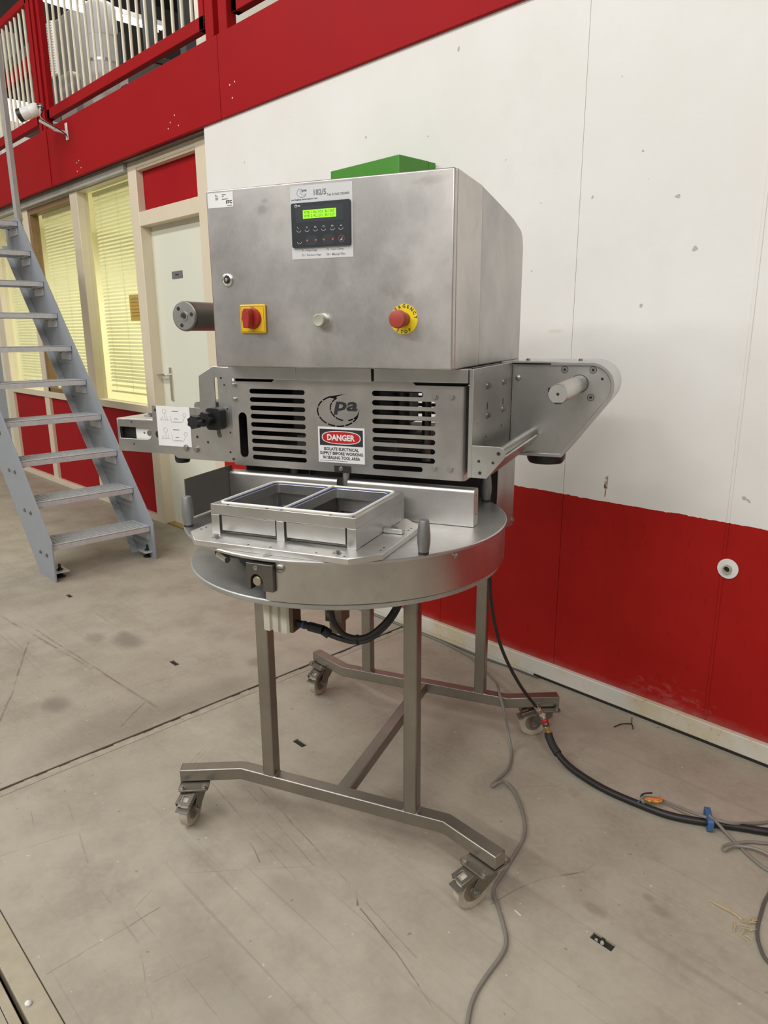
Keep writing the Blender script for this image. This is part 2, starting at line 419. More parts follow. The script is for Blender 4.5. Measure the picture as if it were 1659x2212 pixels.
# ================================================================ THE SETTING
# ---------------------------------------------------------------- concrete floor
def floor_material():
    q = Mat('worn_concrete_floor'); x, y, z = q.xyz()
    big = q.noise(.9, 5, .6); mid = q.noise(4.5, 6, .62, off=(3, 1, 0)); fine = q.noise(55, 4, .6)
    c = q.mix(big.ramp(.32, .68), (.350, .308, .240), (.425, .382, .308))
    c = q.mix(mid.ramp(.35, .72) * .60, c, (.262, .224, .170))
    gr = q.noise(2.1, 7, .68, off=(9, 4, 0)).ramp(.52, .72)
    c = q.mix(gr * .42, c, (.215, .182, .138))
    sm = q.noise(8, 6, .7, off=(1, 8, 0)).ramp(.58, .74)
    c = q.mix(sm * .30, c, (.19, .16, .12))
    c = q.mix(fine.ramp(.35, .75) * .22, c, (.46, .42, .35))
    # trowel and wheel tracks: noise drawn out in several directions
    for k, (a, sc, lo, am) in enumerate(((.62, 2.0, .60, .24), (-.5, 1.6, .62, .20), (1.25, 2.3, .63, .18), (2.2, 1.4, .64, .16))):
        s = q.noise(sc, 3, .5, stretch=(.35, 26, 1), rotz=a, off=(k * 3.7, k * 1.3, 0)).ramp(lo, lo + .10)
        patch = q.noise(1.1, 2, off=(k * 5.1, 2, k)).ramp(.42, .60)
        c = q.mix(s * patch * am, c, (.17, .14, .105))
    # grime spots
    sp = q.noise(40, 2, .4, off=(4, 4, 0)).ramp(.735, .765)
    c = q.mix(sp * .5, c, (.12, .10, .075))
    sw = q.noise(46, 2, .4, off=(8, 1, 0)).ramp(.745, .76)
    c = q.mix(sw * .6, c, (.62, .58, .5))
    wob = mid * .12 - .06
    def blob(cx, cy, rx, ry, amt, col=(.15, .125, .10), hard=.35):
        nonlocal c
        u = (x - cx) / rx + wob * 3; v = (y - cy) / ry + wob * 3
        d = (u * u + v * v).sqrt()
        c = q.mix(d.ramp(1.25, hard) * amt, c, col)
    for b in ((-2.885, .879, .085, .06, .55), (-3.293, 1.376, .13, .07, .55), (-3.437, 1.271, .08, .05, .40), (-3.39, 1.40, .05, .03, .3),
              (-2.62, 1.70, .06, .05, .35), (-2.55, .95, .16, .35, .30), (-2.50, 1.35, .12, .28, .32), (-1.50, 2.30, .12, .08, .35, (.16, .10, .07)),
              (-.45, 2.26, .05, .03, .4), (-1.62, 1.05, .18, .08, .25), (-1.20, .66, .35, .10, .25), (-1.35, .95, .12, .06, .25),
              (-.75, 1.50, .04, .02, .35), (-1.75, 1.15, .25, .05, .22), (-.62, 1.62, .03, .02, .35), (-.67, 1.64, .02, .015, .35)):
        blob(*b)
    dash = q.noise(9, 3, .6, off=(5, 9, 2)).ramp(.34, .60)
    def scratch(x0, y0, x1, y1, w, amt, col=(.15, .125, .095)):
        nonlocal c
        L = math.hypot(x1 - x0, y1 - y0); ux, uy = (x1 - x0) / L, (y1 - y0) / L
        a = (x - x0) * ux + (y - y0) * uy
        b = ((x - x0) * (-uy) + (y - y0) * ux + wob * .16).abs()
        m = b.ramp(w * .8, w * .1) * a.gt(0) * a.lt(L)
        c = q.mix((m * dash * (amt * 1.55)).mn(.85), c, col)
    for s in SCRATCH: scratch(*s)
    q.color(c); q.put('Roughness', mid * .25 + .42); q.put('Specular IOR Level', .35)
    q.bump(fine * .4 + mid * .6, .18, .003)
    return q.m
SCRATCH = [(-1.259,1.102,-1.203,1.056,0.0054,0.80),
 (-1.192,1.055,-1.037,1.027,0.0035,0.70),
 (-1.037,1.027,-0.921,0.996,0.0034,0.50),
 (-0.921,0.996,-0.832,0.970,0.0025,0.40),
 (-0.953,1.314,-0.938,1.419,0.0022,0.70),
 (-0.938,1.419,-0.908,1.499,0.0037,0.60),
 (-0.908,1.499,-0.842,1.603,0.0056,0.60),
 (-0.842,1.603,-0.832,1.676,0.0022,0.40),
 (-3.624,1.013,-3.111,0.774,0.0082,0.55),
 (-3.111,0.774,-2.901,0.666,0.0086,0.50),
 (-4.101,1.021,-3.102,1.121,0.0127,0.40),
 (-3.856,1.086,-2.565,1.169,0.0086,0.40),
 (-3.379,1.122,-2.534,1.163,0.0062,0.35),
 (-2.521,0.987,-2.641,1.152,0.0050,0.55),
 (-2.791,1.171,-2.774,1.309,0.0041,0.50),
 (-2.116,1.066,-2.184,1.193,0.0028,0.55),
 (-2.102,1.073,-2.171,1.197,0.0023,0.40),
 (-1.823,1.164,-1.436,1.113,0.0032,0.45),
 (-1.890,1.133,-1.401,1.067,0.0027,0.40),
 (-1.699,1.151,-0.978,1.049,0.0022,0.40),
 (-1.963,1.059,-1.396,0.996,0.0033,0.30),
 (-1.615,0.987,-1.524,0.963,0.0039,0.50),
 (-2.062,1.216,-1.912,1.225,0.0029,0.30),
 (-1.574,0.377,-1.572,0.586,0.0027,0.40),
 (-1.572,0.586,-1.574,0.672,0.0036,0.45),
 (-1.375,0.552,-1.341,0.688,0.0026,0.35),
 (-2.327,0.582,-2.142,0.542,0.0034,0.30),
 (-2.180,0.663,-1.874,0.600,0.0055,0.22),
 (-2.086,0.425,-2.024,0.661,0.0032,0.25),
 (-1.870,0.591,-1.499,0.577,0.0050,0.20),
 (-1.499,0.577,-1.286,0.507,0.0027,0.25),
 (-1.764,0.621,-1.165,0.612,0.0029,0.20),
 (-1.641,0.784,-1.417,1.045,0.0022,0.30),
 (-1.615,0.619,-1.649,0.689,0.0028,0.30),
 (-0.865,1.108,-0.715,1.106,0.0022,0.20),
 (-1.192,1.802,-0.985,2.049,0.0022,0.30),
 (-1.503,1.678,-1.428,1.794,0.0022,0.20),
 (-1.887,1.502,-1.858,1.871,0.0022,0.35),
 (-2.945,2.177,-3.074,2.444,0.0032,0.30)]
FLOORM = floor_material()
SUB = plain('dark_joint_filler', (.03, .026, .02), .9, var=.5, scale=30, bump=.4)
FILL = plain('grey_joint_mortar', (.36, .315, .245), .9, var=.35, scale=22, bump=.5)
DRAINM = plain('pale_drain_channel', (.38, .33, .24), .6, var=.2, scale=20)

floor = tag(MB().box(-14, 6, -8, 2.75, -.10, -.06).build('floor', SUB), kind='structure')
def slab(x0, x1, y0, y1, holes=()):
    hs = [[(cx - .030, cy - .0125), (cx + .030, cy - .0125), (cx + .030, cy + .0125), (cx - .030, cy + .0125)] for cx, cy in holes]
    MB().prism([(x0, y0), (x1, y0), (x1, y1), (x0, y1)], -.06, 0, ID4, hs).build('floor_slab', FLOORM, floor, smooth=False)
slab(-14, -2.437, .362, 2.75, ((-4.14, 1.413), (-2.89, 1.421)))
slab(-2.387, 6, .362, 2.75, ((-1.939, 1.427), (-.682, 1.421)))
slab(-14, -2.437, -8, .268); slab(-2.387, 6, -8, .268)
m = MB()
for k in range(60):
    y0 = .362 + k * .04
    if y0 < 2.7: m.box(-2.4325, -2.3915, y0, y0 + .0405, -.05, -.0035 - random.random() * .004)
m.box(-2.4325, -2.3915, -8, .268, -.05, -.005)
m.build('joint_mortar', FILL, floor, smooth=False)
JD = plain('joint_dirt', (.085, .070, .052), .9, var=.4, scale=40, bump=.4)
MB().box(-2.437, -2.4325, .362, 2.7, -.05, -.0012).build('joint_dirt', JD, floor)
MB().box(-2.3915, -2.387, .362, 2.7, -.05, -.0012).build('joint_dirt', JD, floor)
box_obj('drain_edge', DRAINM, (-14, 6, .304, .360, -.05, -.001), floor, .002)
box_obj('drain_edge', DRAINM, (-14, 6, .270, .292, -.05, -.001), floor, .002)
def hole_fill(cx, cy, n, h, mat):
    m = MB()
    for i in range(n):
        a, b = random.uniform(-.025, .025), random.uniform(-.009, .009); r = random.uniform(.003, .006)
        m.lathe([(.0001, 0), (r, r * .5), (r * .7, r * 1.3), (.0001, r * 1.5)], (cx + a, cy + b, -.045 + random.random() * h), (random.random() - .5, random.random() - .5, 1), 6)
    m.build('hole_rubble', mat, floor, smooth=False)
hole_fill(-.682, 1.421, 40, .041, DIRT); hole_fill(-.678, 1.421, 26, .043, RUBBLE)
for hx_, hy_ in ((-.682, 1.421), (-1.939, 1.427), (-2.89, 1.421), (-4.14, 1.413)): MB().box(hx_ - .0299, hx_ + .0299, hy_ - .0124, hy_ + .0124, -.05, -.006).build('hole_dirt_shade', DIRT, floor)  # dirt fill near the rim, its dark colour also stands for shade
hole_fill(-1.939, 1.427, 5, .040, DIRT); hole_fill(-2.89, 1.421, 5, .040, DIRT); hole_fill(-4.14, 1.413, 5, .040, DIRT)

# ---------------------------------------------------------------- painted wall of upright panels
def wall_material():
    q = Mat('white_over_red_wall_paint'); x, y, z = q.xyz()
    edge = q.noise(14, 4, .6) * .012 + q.noise(60, 3) * .006 - .009
    n = q.noise(1.6, 5, .6); tex = q.noise(150, 3, .6); tex2 = q.noise(38, 3)
    w = q.mix(n.ramp(.35, .7), (.745, .725, .690), (.785, .770, .740))
    dm = q.noise(2.6, 6, .65, off=(2, 7, 3)).ramp(.56, .82) * .22
    w = q.mix(dm, w, (.55, .51, .45))
    chip = q.noise(24, 2, .3, off=(3, 0, 5)).ramp(.79, .80)
    w = q.mix(chip * .5, w, (.18, .14, .11))
    r = q.mix(n.ramp(.3, .7), (.345, .0115, .0090), (.400, .0155, .0120))
    r = q.mix(q.noise(70, 2, .5, stretch=(1, 1, .25)).ramp(.62, .8) * .35, r, (.15, .007, .006))
    wp = q.noise(42, 2, .4, off=(6, 2, 1)).ramp(.80, .81)
    r = q.mix(wp * .75, r, (.62, .50, .45))
    # rubbed chalky patch low down by the baseboard
    sc = (q.noise(26, 4, .6, stretch=(1, 1, 2.5)) + (z - .12).abs() * -2.2 + (x + 1.02).abs() * -.9).ramp(.34, .60)
    r = q.mix(sc * .13, r, (.55, .42, .38))
    low = (z + q.noise(12, 4) * .05).ramp(.145, .095) * .35
    r = q.mix(low, r, (.34, .20, .17))
    c = q.mix((z + edge).lt(.848), w, r)
    # one rust run below a screw hole
    u = (x + 1.355 + (tex2 - .5) * .012).abs(); v = (z - .925)
    run = u.ramp(.009, .004) * v.abs().ramp(.030, .022)
    run2 = u.ramp(.003, .001) * (v + .035).abs().ramp(.03, .02)
    c = q.mix((run + run2).mn(1.0) * tex2.ramp(.3, .5), c, (.19, .085, .03))
    hs = ((z - 1.50).abs().ramp(.012, .002) * (x + 1.62).abs().ramp(.04, .02)) * .35
    c = q.mix(hs, c, (.58, .52, .35))
    q.color(c); q.put('Roughness', n * .1 + .50); q.put('Specular IOR Level', .10); q.bump(tex * .6 + tex2 * .5, .22, .0022)
    return q.m
WALLM = wall_material()
WY = 2.524
CORE = plain('wall_core', (.05, .02, .02), .9)
wall = tag(MB().box(-4.154, 6.05, WY + .003, WY + .10, 0, 2.80).build('wall_back', WALLM), kind='structure')
edges = [-4.155, -2.206, -1.543, -.884, -.225, .434, 1.09, 1.75, 2.4, 3.06, 3.72, 4.38, 5.04, 6.0]
box_obj('wall_panel', WALLM, (-4.154, -1.5438, WY - .0005, WY + .006, .849, 2.79), wall, 0)
box_obj('wall_panel', WALLM, (-4.154, -2.2068, WY - .0005, WY + .006, .04, .849), wall, 0)
box_obj('wall_panel', WALLM, (-2.2052, -1.5438, WY - .0005, WY + .006, .04, .849), wall, 0)
for a, b in zip(edges[2:], edges[3:]):
    proud = random.uniform(0, .0015)
    box_obj('wall_panel', WALLM, (a + .0008, b - .0008, WY - proud, WY + .006, .04, 2.79), wall, .001)
# cover strip of the joint beside the pipe opening
box_obj('joint_strip', WALLM, (-.8895, -.8785, WY - .004, WY + .004, .09, 2.75), wall, .0015)
# pipe opening: ring, tube and dark bore
hx, hz = -.866, .685
m = MB().prism(circle(hx, hz, .036, 28), 0, .004, FRONT(WY - .002), [circle(hx, hz, .015, 14)]); m.build('pipe_collar', WHITE_P, wall, .001)
MB().lathe([(.0155, .0), (.0155, .014), (.011, .014), (.011, -.02)], (hx, WY - .004, hz), (0, -1, 0), 14).build('pipe_stub', plain('grimy_plastic_pipe', (.42, .38, .30), .6, var=.4, scale=60), wall)
MB().cyl((hx, WY - .004, hz), (hx, WY - .006, hz), .0112, 14).build('pipe_bore', DARK, wall)
base = MB()
def baseboard_mat():
    q = Mat('grubby_white_baseboard'); n = q.noise(3, 5, .6)
    c = q.mix(n.ramp(.42, .60), (.66, .63, .56), (.62, .53, .36))
    c = q.mix(q.noise(70, 3, .6).ramp(.60, .68) * n.ramp(.40, .6) * .6, c, (.33, .26, .15))
    c = q.mix(q.noise(16, 5, .7, off=(2, 2, 2)).ramp(.62, .78) * .5, c, (.30, .27, .22))
    q.color(c); q.put('Roughness', .6); return q.m
BASEM = baseboard_mat()
bb = tag(box_obj('baseboard_back', BASEM, (-4.15, 6, WY - .022, WY + .005, .012, .082), None, .004), kind='structure')
box_obj('baseboard_gap', DARK, (-1.63, 6, WY - .018, WY + .004, 0, .013), bb, 0)
box_obj('baseboard_foot', BASEM, (-4.15, -1.63, WY - .022, WY + .004, 0, .013), bb, .002)

# far end wall of the hall, out of the photograph to the left
tag(MB().box(-14.3, -14.1, -8, 2.6, 0, 7.5).build('wall_far_left', plain('pale_hall_wall', (.55, .53, .50), .7, var=.08, scale=1)), kind='structure')

# ---------------------------------------------------------------- red fascia beam of the mezzanine
fas = tag(MB().box(-14, 6, 2.54, 2.62, 2.70, 3.10).build('trim_1', DSTEEL), 'red fascia beam along the edge of the mezzanine', kind='structure')
for a, b in ((-13.9, -9.43), (-9.43, -6.70), (-6.57, -3.929), (-3.929, -1.18), (-1.18, 1.6), (1.6, 4.3), (4.3, 6)):
    box_obj('fascia_panel', REDF, (a + .0025, b - .0025, 2.506, 2.556, 2.708, 3.140), fas, .002)
box_obj('fascia_cover', REDF, (-6.70, -6.57, 2.500, 2.556, 2.708, 3.140), fas, .002)
m = MB()
for x0, z0 in ((-6.02, 2.80), (-5.98, 2.81), (-6.03, 2.74), (-5.95, 2.755), (-4.52, 2.80), (-4.46, 2.83), (-4.55, 2.77), (-4.42, 2.765), (-3.82, 2.86), (-3.77, 2.865), (-3.80, 2.79)):
    m.mark().cyl((x0, 2.506, z0), (x0, 2.504, z0), .0045, 8)
split(m, 'screw_plug', WHITE_P, fas)

# ---------------------------------------------------------------- office front: frames, windows, door
OY = 2.60
off = tag(MB().box(-9.2, -4.16, OY + .005, OY + .09, 2.64, 2.80).build('wall_office', CREAMP), kind='structure')
box_obj('window_post', CREAMP, (-8.78, -8.60, OY, OY + .09, 0, 2.66), off, .004)
box_obj('window_post', CREAMP, (-7.64, -7.52, OY, OY + .09, 0, 2.66), off, .004)
box_obj('window_post', CREAMP, (-6.46, -6.31, OY - .008, OY + .09, 0, 2.66), off, .004)
box_obj('door_post', CREAMP, (-5.365, -5.235, OY - .004, OY + .09, 0, 2.76), off, .004)
box_obj('door_post', CREAMP, (-4.40, -4.20, OY - .004, OY + .12, 0, 2.76), off, .004)
box_obj('door_head', CREAMP, (-5.235, -4.40, OY - .002, OY + .09, 2.655, 2.76), off, .004)
box_obj('door_transom', CREAMP, (-5.235, -4.40, OY - .002, OY + .09, 2.262, 2.362), off, .004)
box_obj('window_sill', CREAMP, (-8.60, -5.365, OY - .006, OY + .09, .885, .945), off, .004)
box_obj('sole_plate', CREAMP, (-8.78, -5.365, OY - .006, OY + .09, 0, .055), off, .004)
box_obj('head_trim', GREYTRIM, (-9.2, -5.365, OY - .035, OY + .01, 2.648, 2.712), off, .003)
box_obj('door_panel', REDPANEL, (-5.235, -4.40, OY + .05, OY + .07, 2.362, 2.655), off, 0, label='red panel above the door')
for a, b in ((-8.60, -7.64), (-7.52, -6.46), (-6.31, -5.365)):
    box_obj('spandrel_panel', REDPANEL, (a, b, OY + .03, OY + .05, .055, .885), off, 0)
# brown inner frame of the middle window
for bx in ((-7.52, -7.475, OY + .01, OY + .09, .945, 2.65), (-6.50, -6.46, OY + .01, OY + .09, .945, 2.65), (-7.52, -6.46, OY + .01, OY + .09, .945, .985), (-7.52, -6.46, OY + .012, OY + .09, 2.59, 2.65)):
    box_obj('brown_frame', BROWN, bx, off, .003)
# room behind
OFFW = plain('office_wall_paint', (.78, .75, .55), .7, var=.05, scale=1)
rm = MB(); rm.box(-9.1, -4.3, 6.0, 6.1, 0, 2.7).box(-9.2, -9.1, 2.7, 6.1, 0, 2.7).box(-4.3, -4.2, 2.72, 6.1, 0, 2.7).box(-9.2, -4.2, 2.7, 6.1, -.05, 0).box(-9.2, -4.2, 2.7, 6.1, 2.7, 2.78)
tag(rm.build('wall_office_room', OFFW, smooth=False), kind='structure')

win = 0
def window(a, b, z0, z1, n):
    o = tag(MB().box(a, b, OY + .052, OY + .058, z0, z1).build('window_%d' % n, GLASS), kind='structure')
    return o
window(-6.31, -5.365, .945, 2.645, 1); window(-7.475, -6.50, .985, 2.59, 2); window(-8.60, -7.64, .945, 2.645, 3)
def blind(a, b, z0, z1, label, tilt=52, gap=0, cloth=BLIND):
    t = empty('venetian_blind', ((a + b) / 2, OY + .125, z0)); w = (b - a) / 2 - .02; h = z1 - z0
    tag(t, label, 'blind', 'venetian blinds behind the office windows')
    MB().box(-w, w, -.014, .014, h - .035, h).build('head_rail', BLIND, t, .002)
    sl = MB(); ta = math.radians(tilt)
    prof = [(-.0125, -.0012), (0, .0014), (.0125, -.0012)]
    vs = []
    for xx in (-w, w):
        for p, q_ in prof: vs.append((xx, p * math.cos(ta) - q_ * math.sin(ta), p * math.sin(ta) + q_ * math.cos(ta)))
    sl.add(vs, [(0, 1, 4, 3), (1, 2, 5, 4)])
    src = sl.build('slat', cloth, t); zz = h - .06; k = 0; first = True
    while zz > .03 + gap:
        s = src if first else instance(src, t)
        s.location = (0, 0, zz); first = False
        zz -= .0295 if zz > .16 else .042
        k += 1
    MB().box(-w, w, -.012, .012, gap + .004, gap + .02).build('bottom_rail', BLIND, t, .002)
    m = MB()
    for f in (-.72, 0, .72):
        m.box(w * f - .0012, w * f + .0012, -.014, -.012, gap + .02, h - .03)
    m.build('ladder_cord', CORDM, t)
    return t
blind(-6.30, -5.37, .96, 2.64, 'cream venetian blind in the window next to the white door', 50, .04)
blind(-7.47, -6.50, .99, 2.60, 'cream venetian blind in the brown-framed middle office window', 46, .02)
blind(-8.60, -7.65, .96, 2.64, 'cream venetian blind in the farthest office window behind the stair treads', 44, .02)
n_ = tag(MB().box(-5.66, -5.375, OY + .062, OY + .064, 1.60, 1.80).build('paper_notice', YELNOTE), 'orange-yellow paper notice stuck inside the window next to the door', 'notice')
m = MB()
for k in range(6): m.box(-5.63, -5.45 + (k % 3) * .02, OY + .0608, OY + .062, 1.765 - k * .026, 1.769 - k * .026)
m.build('printed_lines', plain('brown_print', (.28, .12, .03), .6), n_)

# door leaf
door = tag(MB().box(-5.235, -4.40, OY + .080, OY + .115, .012, 2.262).build('door_1', DOORP), kind='structure')
hp = MB().prism(rrect(-5.115, -5.075, 1.00, 1.25, .006), 0, .009, FRONT(OY + .080)).build('handle_plate', SILV, door)
MB().cyl((-5.095, OY + .075, 1.195), (-5.095, OY + .030, 1.195), .010, 12).bar((-5.09, OY + .030, 1.195), (-5.215, OY + .030, 1.190), .018, .02).build('lever', SILV, door, .003)
MB().box(-4.965, -4.815, OY + .076, OY + .080, 1.885, 1.935).build('name_plate', DOORSIGN, door, label='small dark grey name plate')
MB().box(-4.915, -4.865, OY + .0752, OY + .076, 1.906, 1.914).build('lettering', INK, door)
box_obj('threshold', BRASS, (-5.235, -4.40, OY + .02, OY + .11, 0, .012), door, .003)

# ---------------------------------------------------------------- mezzanine shell
mz = tag(MB().box(-14, 6, 2.62, 9, 2.96, 3.08).build('floor_mezzanine', plain('mezzanine_deck', (.20, .18, .15), .8)), kind='structure')
tag(MB().box(-7.65, 6, 4.62, 4.74, 3.08, 7.5).build('wall_mezzanine', CONC_W), kind='structure')
tag(MB().box(-14.1, -14, 2.6, 9, 3.08, 7.5).build('wall_left', GREYPANEL), kind='structure')
tag(MB().box(-14, -7.65, 8.9, 9, 3.08, 7.5).build('wall_mezzanine_far', GREYPANEL), kind='structure')
tag(MB().box(-14.2, 6, 2.7, 9, 7.5, 7.6).build('ceiling_mezzanine', plain('dark_roof_deck', (.10, .095, .09), .7)), kind='structure')

# ================================================================ THINGS ON AND ABOVE THE FASCIA
RY = 2.575
def railing(x0, x1, label, nb, top=True):
    t = empty('balustrade', (0, 0, 0)); tag(t, label, 'railing', 'red railing panels on the mezzanine edge')
    z0, z1 = 3.235, 4.20
    MB().box(x0, x1, RY - .02, RY + .03, z0, z0 + .075).build('bottom_rail', REDF, t, .004)
    MB().box(x0, x1, RY - .02, RY + .03, z1 - .06, z1).build('top_rail', REDF, t, .004)
    MB().box(x0, x0 + .055, RY - .02, RY + .03, z0, z1).build('stile', REDF, t, .004)
    MB().box(x1 - .055, x1, RY - .02, RY + .03, z0, z1).build('stile', REDF, t, .004)
    src = MB().cyl((0, 0, z0 + .07), (0, 0, z1 - .05), .011, 8).build('baluster', BAR, t)
    for k in range(nb):
        b = src if k == 0 else instance(src, t)
        b.location = (x0 + .055 + (x1 - x0 - .11) * (k + 1) / (nb + 1), RY + .005, 0)
    return t
railing(-6.645, -4.135, 'red railing panel with cream bars between the two red posts', 20)
railing(-9.30, -6.815, 'red railing panel with cream bars at the left edge of the photo', 21)
railing(-3.845, -1.35, 'red railing panel right of the twin post, cut by the top of the photo', 20)
def post(x0, x1, label):
    t = empty('railing_post', (0, 0, 0)); tag(t, label, 'post', 'red railing posts')
    w = x1 - x0
    MB().box(x0, x0 + w * .38, RY - .035, RY + .03, 3.10, 4.35).build('channel', REDF, t, .004)
    MB().box(x1 - w * .38, x1, RY - .035, RY + .03, 3.10, 4.35).build('channel', REDF, t, .004)
    MB().box(x0 + w * .3, x1 - w * .3, RY + .005, RY + .02, 3.10, 4.35).build('web', REDF, t)
post(-6.805, -6.66, 'red channel railing post above the bracketed floodlight')
post(-4.10, -3.87, 'red twin railing post above the white door')

# battens, tank, cupboards and boxes on the mezzanine
def batten(loc, length, label):
    t = empty('ceiling_batten', loc); tag(t, label, 'lamp', 'fluorescent battens above the mezzanine')
    MB().box(-.10, .10, 0, length, .03, .09).build('housing', LGREY, t, .004)
    for xx in (-.05, .05):
        MB().cyl((xx, .02, .01), (xx, length - .02, .01), .018, 10).build('tube', TUBE, t)
batten((-10.40, 3.45, 5.62), 1.30, 'lit fluorescent batten over the mezzanine, left of the grey tank')
batten((-10.30, 4.95, 5.62), .72, 'lit fluorescent batten over the mezzanine, right of the grey tank')
t = empty('grey_tank', (-7.76, 3.62, 3.08)); tag(t, 'tall light grey cylindrical tank behind the mezzanine railing', 'tank')
MB().lathe([(.150, 0), (.150, 1.30), (.153, 1.30), (.153, 1.33), (.150, 1.33), (.148, 1.56), (.12, 1.60)], n=28).build('shell', LGREY, t)
MB().lathe([(.151, 1.06), (.156, 1.06), (.156, 1.085), (.151, 1.085)], n=28, closed=True).build('band', STEEL_P, t)
tag(box_obj('storage_cabinet', GREYPANEL, (-11.6, -9.25, 3.95, 4.35, 3.08, 5.15), None, .01), 'large grey cabinet standing left of the tank on the mezzanine', 'cabinet')
tag(box_obj('storage_cabinet', GREYPANEL, (-13.0, -11.7, 3.3, 4.2, 3.08, 5.6), None, .01), 'grey cabinet farthest left behind the railing on the mezzanine', 'cabinet')
t = empty('louvre_panel', (-8.60, 3.42, 4.19)); tag(t, 'white slatted panel beside the red post behind the railing', 'panel')
MB().box(-.01, .01, .03, .05, -1.11, .3).build('pole', CHARC, t)
MB().box(-.10, .10, 0, .03, 0, .50).build('panel', WHITE_P, t, .004)
sr = MB().box(-.095, .095, -.012, 0, 0, .011).build('slat', WHITE_P, t)
for k in range(1, 20): instance(sr, t, (0, 0, k * .0255))
t = empty('office_chair', (-8.15, 3.30, 3.08)); tag(t, 'grey high-backed chair pushed up behind the railing left of the tank', 'chair')
MB().prism(rrect(-.20, .20, .42, 1.02, .10), -.04, .04, FRONT(.1)).build('backrest', plain('grey_upholstery', (.30, .28, .26), .8), t, .02)
MB().box(-.26, .26, -.35, .08, .40, .48).build('seat', GREYPANEL, t, .03)
MB().cyl((0, -.12, .05), (0, -.12, .40), .03, 10).build('column', CHARC, t)
for k in range(5):
    a = k * 2 * PI / 5
    MB().bar((0, -.12, .05), (.28 * math.cos(a), -.12 + .28 * math.sin(a), .03), .04, .03).build('leg', CHARC, t)
for x, y, h, lab in ((-8.05, 4.3, 3.6, 'charcoal steel column right of the grey tank on the mezzanine'), (-7.28, 4.3, 3.6, 'charcoal steel column before the cream mezzanine wall'),):
    tag(box_obj('steel_column', CHARC, (x - .06, x + .06, y - .06, y + .06, 3.08, 3.08 + h), None, .004), lab, 'column', 'charcoal columns on the mezzanine')
t = empty('switch_cabinet', (-7.25, 3.55, 3.08)); tag(t, 'grey machine cabinet with a paper sheet right of the tank', 'cabinet')
MB().box(.0, .62, 0, .5, 0, .80).build('body', GREYPANEL, t, .008)
MB().box(-.01, .64, -.02, .52, .80, .85).build('top', CHARC, t, .004)
MB().box(-.06, 0, 0, .06, 0, 1.2).build('upright', CHARC, t, .003)
MB().box(-.055, .12, -.012, -.004, .50, .78).build('paper_sheet', LABEL_W, t)
MB().box(-.04, .10, -.0135, -.012, .72, .74).box(-.04, .08, -.0135, -.012, .53, .545).box(.02, .05, -.0135, -.012, .62, .65).build('print', INK, t)
MB().box(-.2, 1.2, .1, .16, .06, .13).build('red_skid', REDF, t, .004)
tag(box_obj('cardboard_box', plain('cardboard', (.42, .28, .15), .8), (-6.35, -5.95, 2.74, 3.02, 3.08, 3.22), None, .004), 'brown cardboard box seen in the gap under the railing', 'box')
t = empty('machine_housing', (-9.55, 3.45, 3.08)); tag(t, 'white sloped machine housing low behind the left railing panel', 'machine')
MB().prism([(-.9, .0), (.5, .0), (.5, .70), (.15, 1.02), (-.9, 1.15)], 0, .5, FRONT(0)).build('body', WHITE_P, t, .02)
MB().box(-.7, .3, -.505, -.495, .50, .80).build('dark_opening', CHARC, t)
for k, (x0, x1, y0, z0, z1, mt, lab, cat) in enumerate(((-11.6, -9.6, 3.70, 4.62, 4.80, REDF, 'red steel beam behind the left railing panel', 'beam'),)):
    tag(box_obj('steel_beam', mt, (x0, x1, y0, y0 + .08, z0, z1), None, .004), lab, cat)

# small floodlight on an arm bracket
t = empty('floodlight', (-6.15, 2.506, 3.045)); tag(t, 'small white spotlight with loose wires on an arm bracket on the red fascia', 'spotlight')
MB().box(-.022, .022, -.006, 0, -.06, .062).build('wall_plate', WHITE_P, t, .002)
MB().bar((0, -.004, -.01), (0, -.10, .0), .02, .02).bar((0, -.09, .0), (.0, -.205, .045), .02, .02).build('arm', WHITE_P, t, .003)
MB().lathe([(.028, -.075), (.046, -.07), (.046, -.005), (.044, .0), (.046, .005), (.046, .05), (.035, .066)], (-.01, -.255, .10), (.55, .62, .28), 18).build('lamp_head', WHITE_P, t)
MB().lathe([(.043, -.10), (.047, -.098), (.047, -.066), (.043, -.066)], (-.01, -.255, .10), (.55, .62, .28), 18).build('lens', BLACK, t)
MB().tube([(.02, -.225, .145), (.05, -.20, .15), (.07, -.19, .12), (.05, -.21, .10)], .005, 6).tube([(.03, -.22, .13), (.09, -.20, .115), (.04, -.2, .075), (.015, -.20, .055), (.012, -.10, .018), (.012, -.02, -.02), (.01, .0, -.065)], .004, 6).build('wire', BLACK, t)
MB().tube([(.01, -.215, .125), (.06, -.205, .135), (.05, -.21, .09), (.014, -.19, .055), (-.012, -.10, .02), (-.012, -.03, -.01)], .006, 6).build('wire', WHITE_P, t)

# green box hung on the white wall
t = empty('green_wall_box', (-2.479, WY, 1.86)); tag(t, 'green metal box on the white wall behind the sealing machine', 'box')
MB().box(-.22, .22, -.238, -.055, 0, .353).build('door', GREEN, t, .002)
MB().box(-.22, .22, -.052, -.012, 0, .352).build('body', GREEN, t, .002)
MB().box(-.205, .225, -.012, .0, -.02, .335).build('back_plate', WHITE_P, t, .002)
MB().box(-.10, -.06, -.250, -.238, .15, .19).build('latch', BLACK, t, .003)

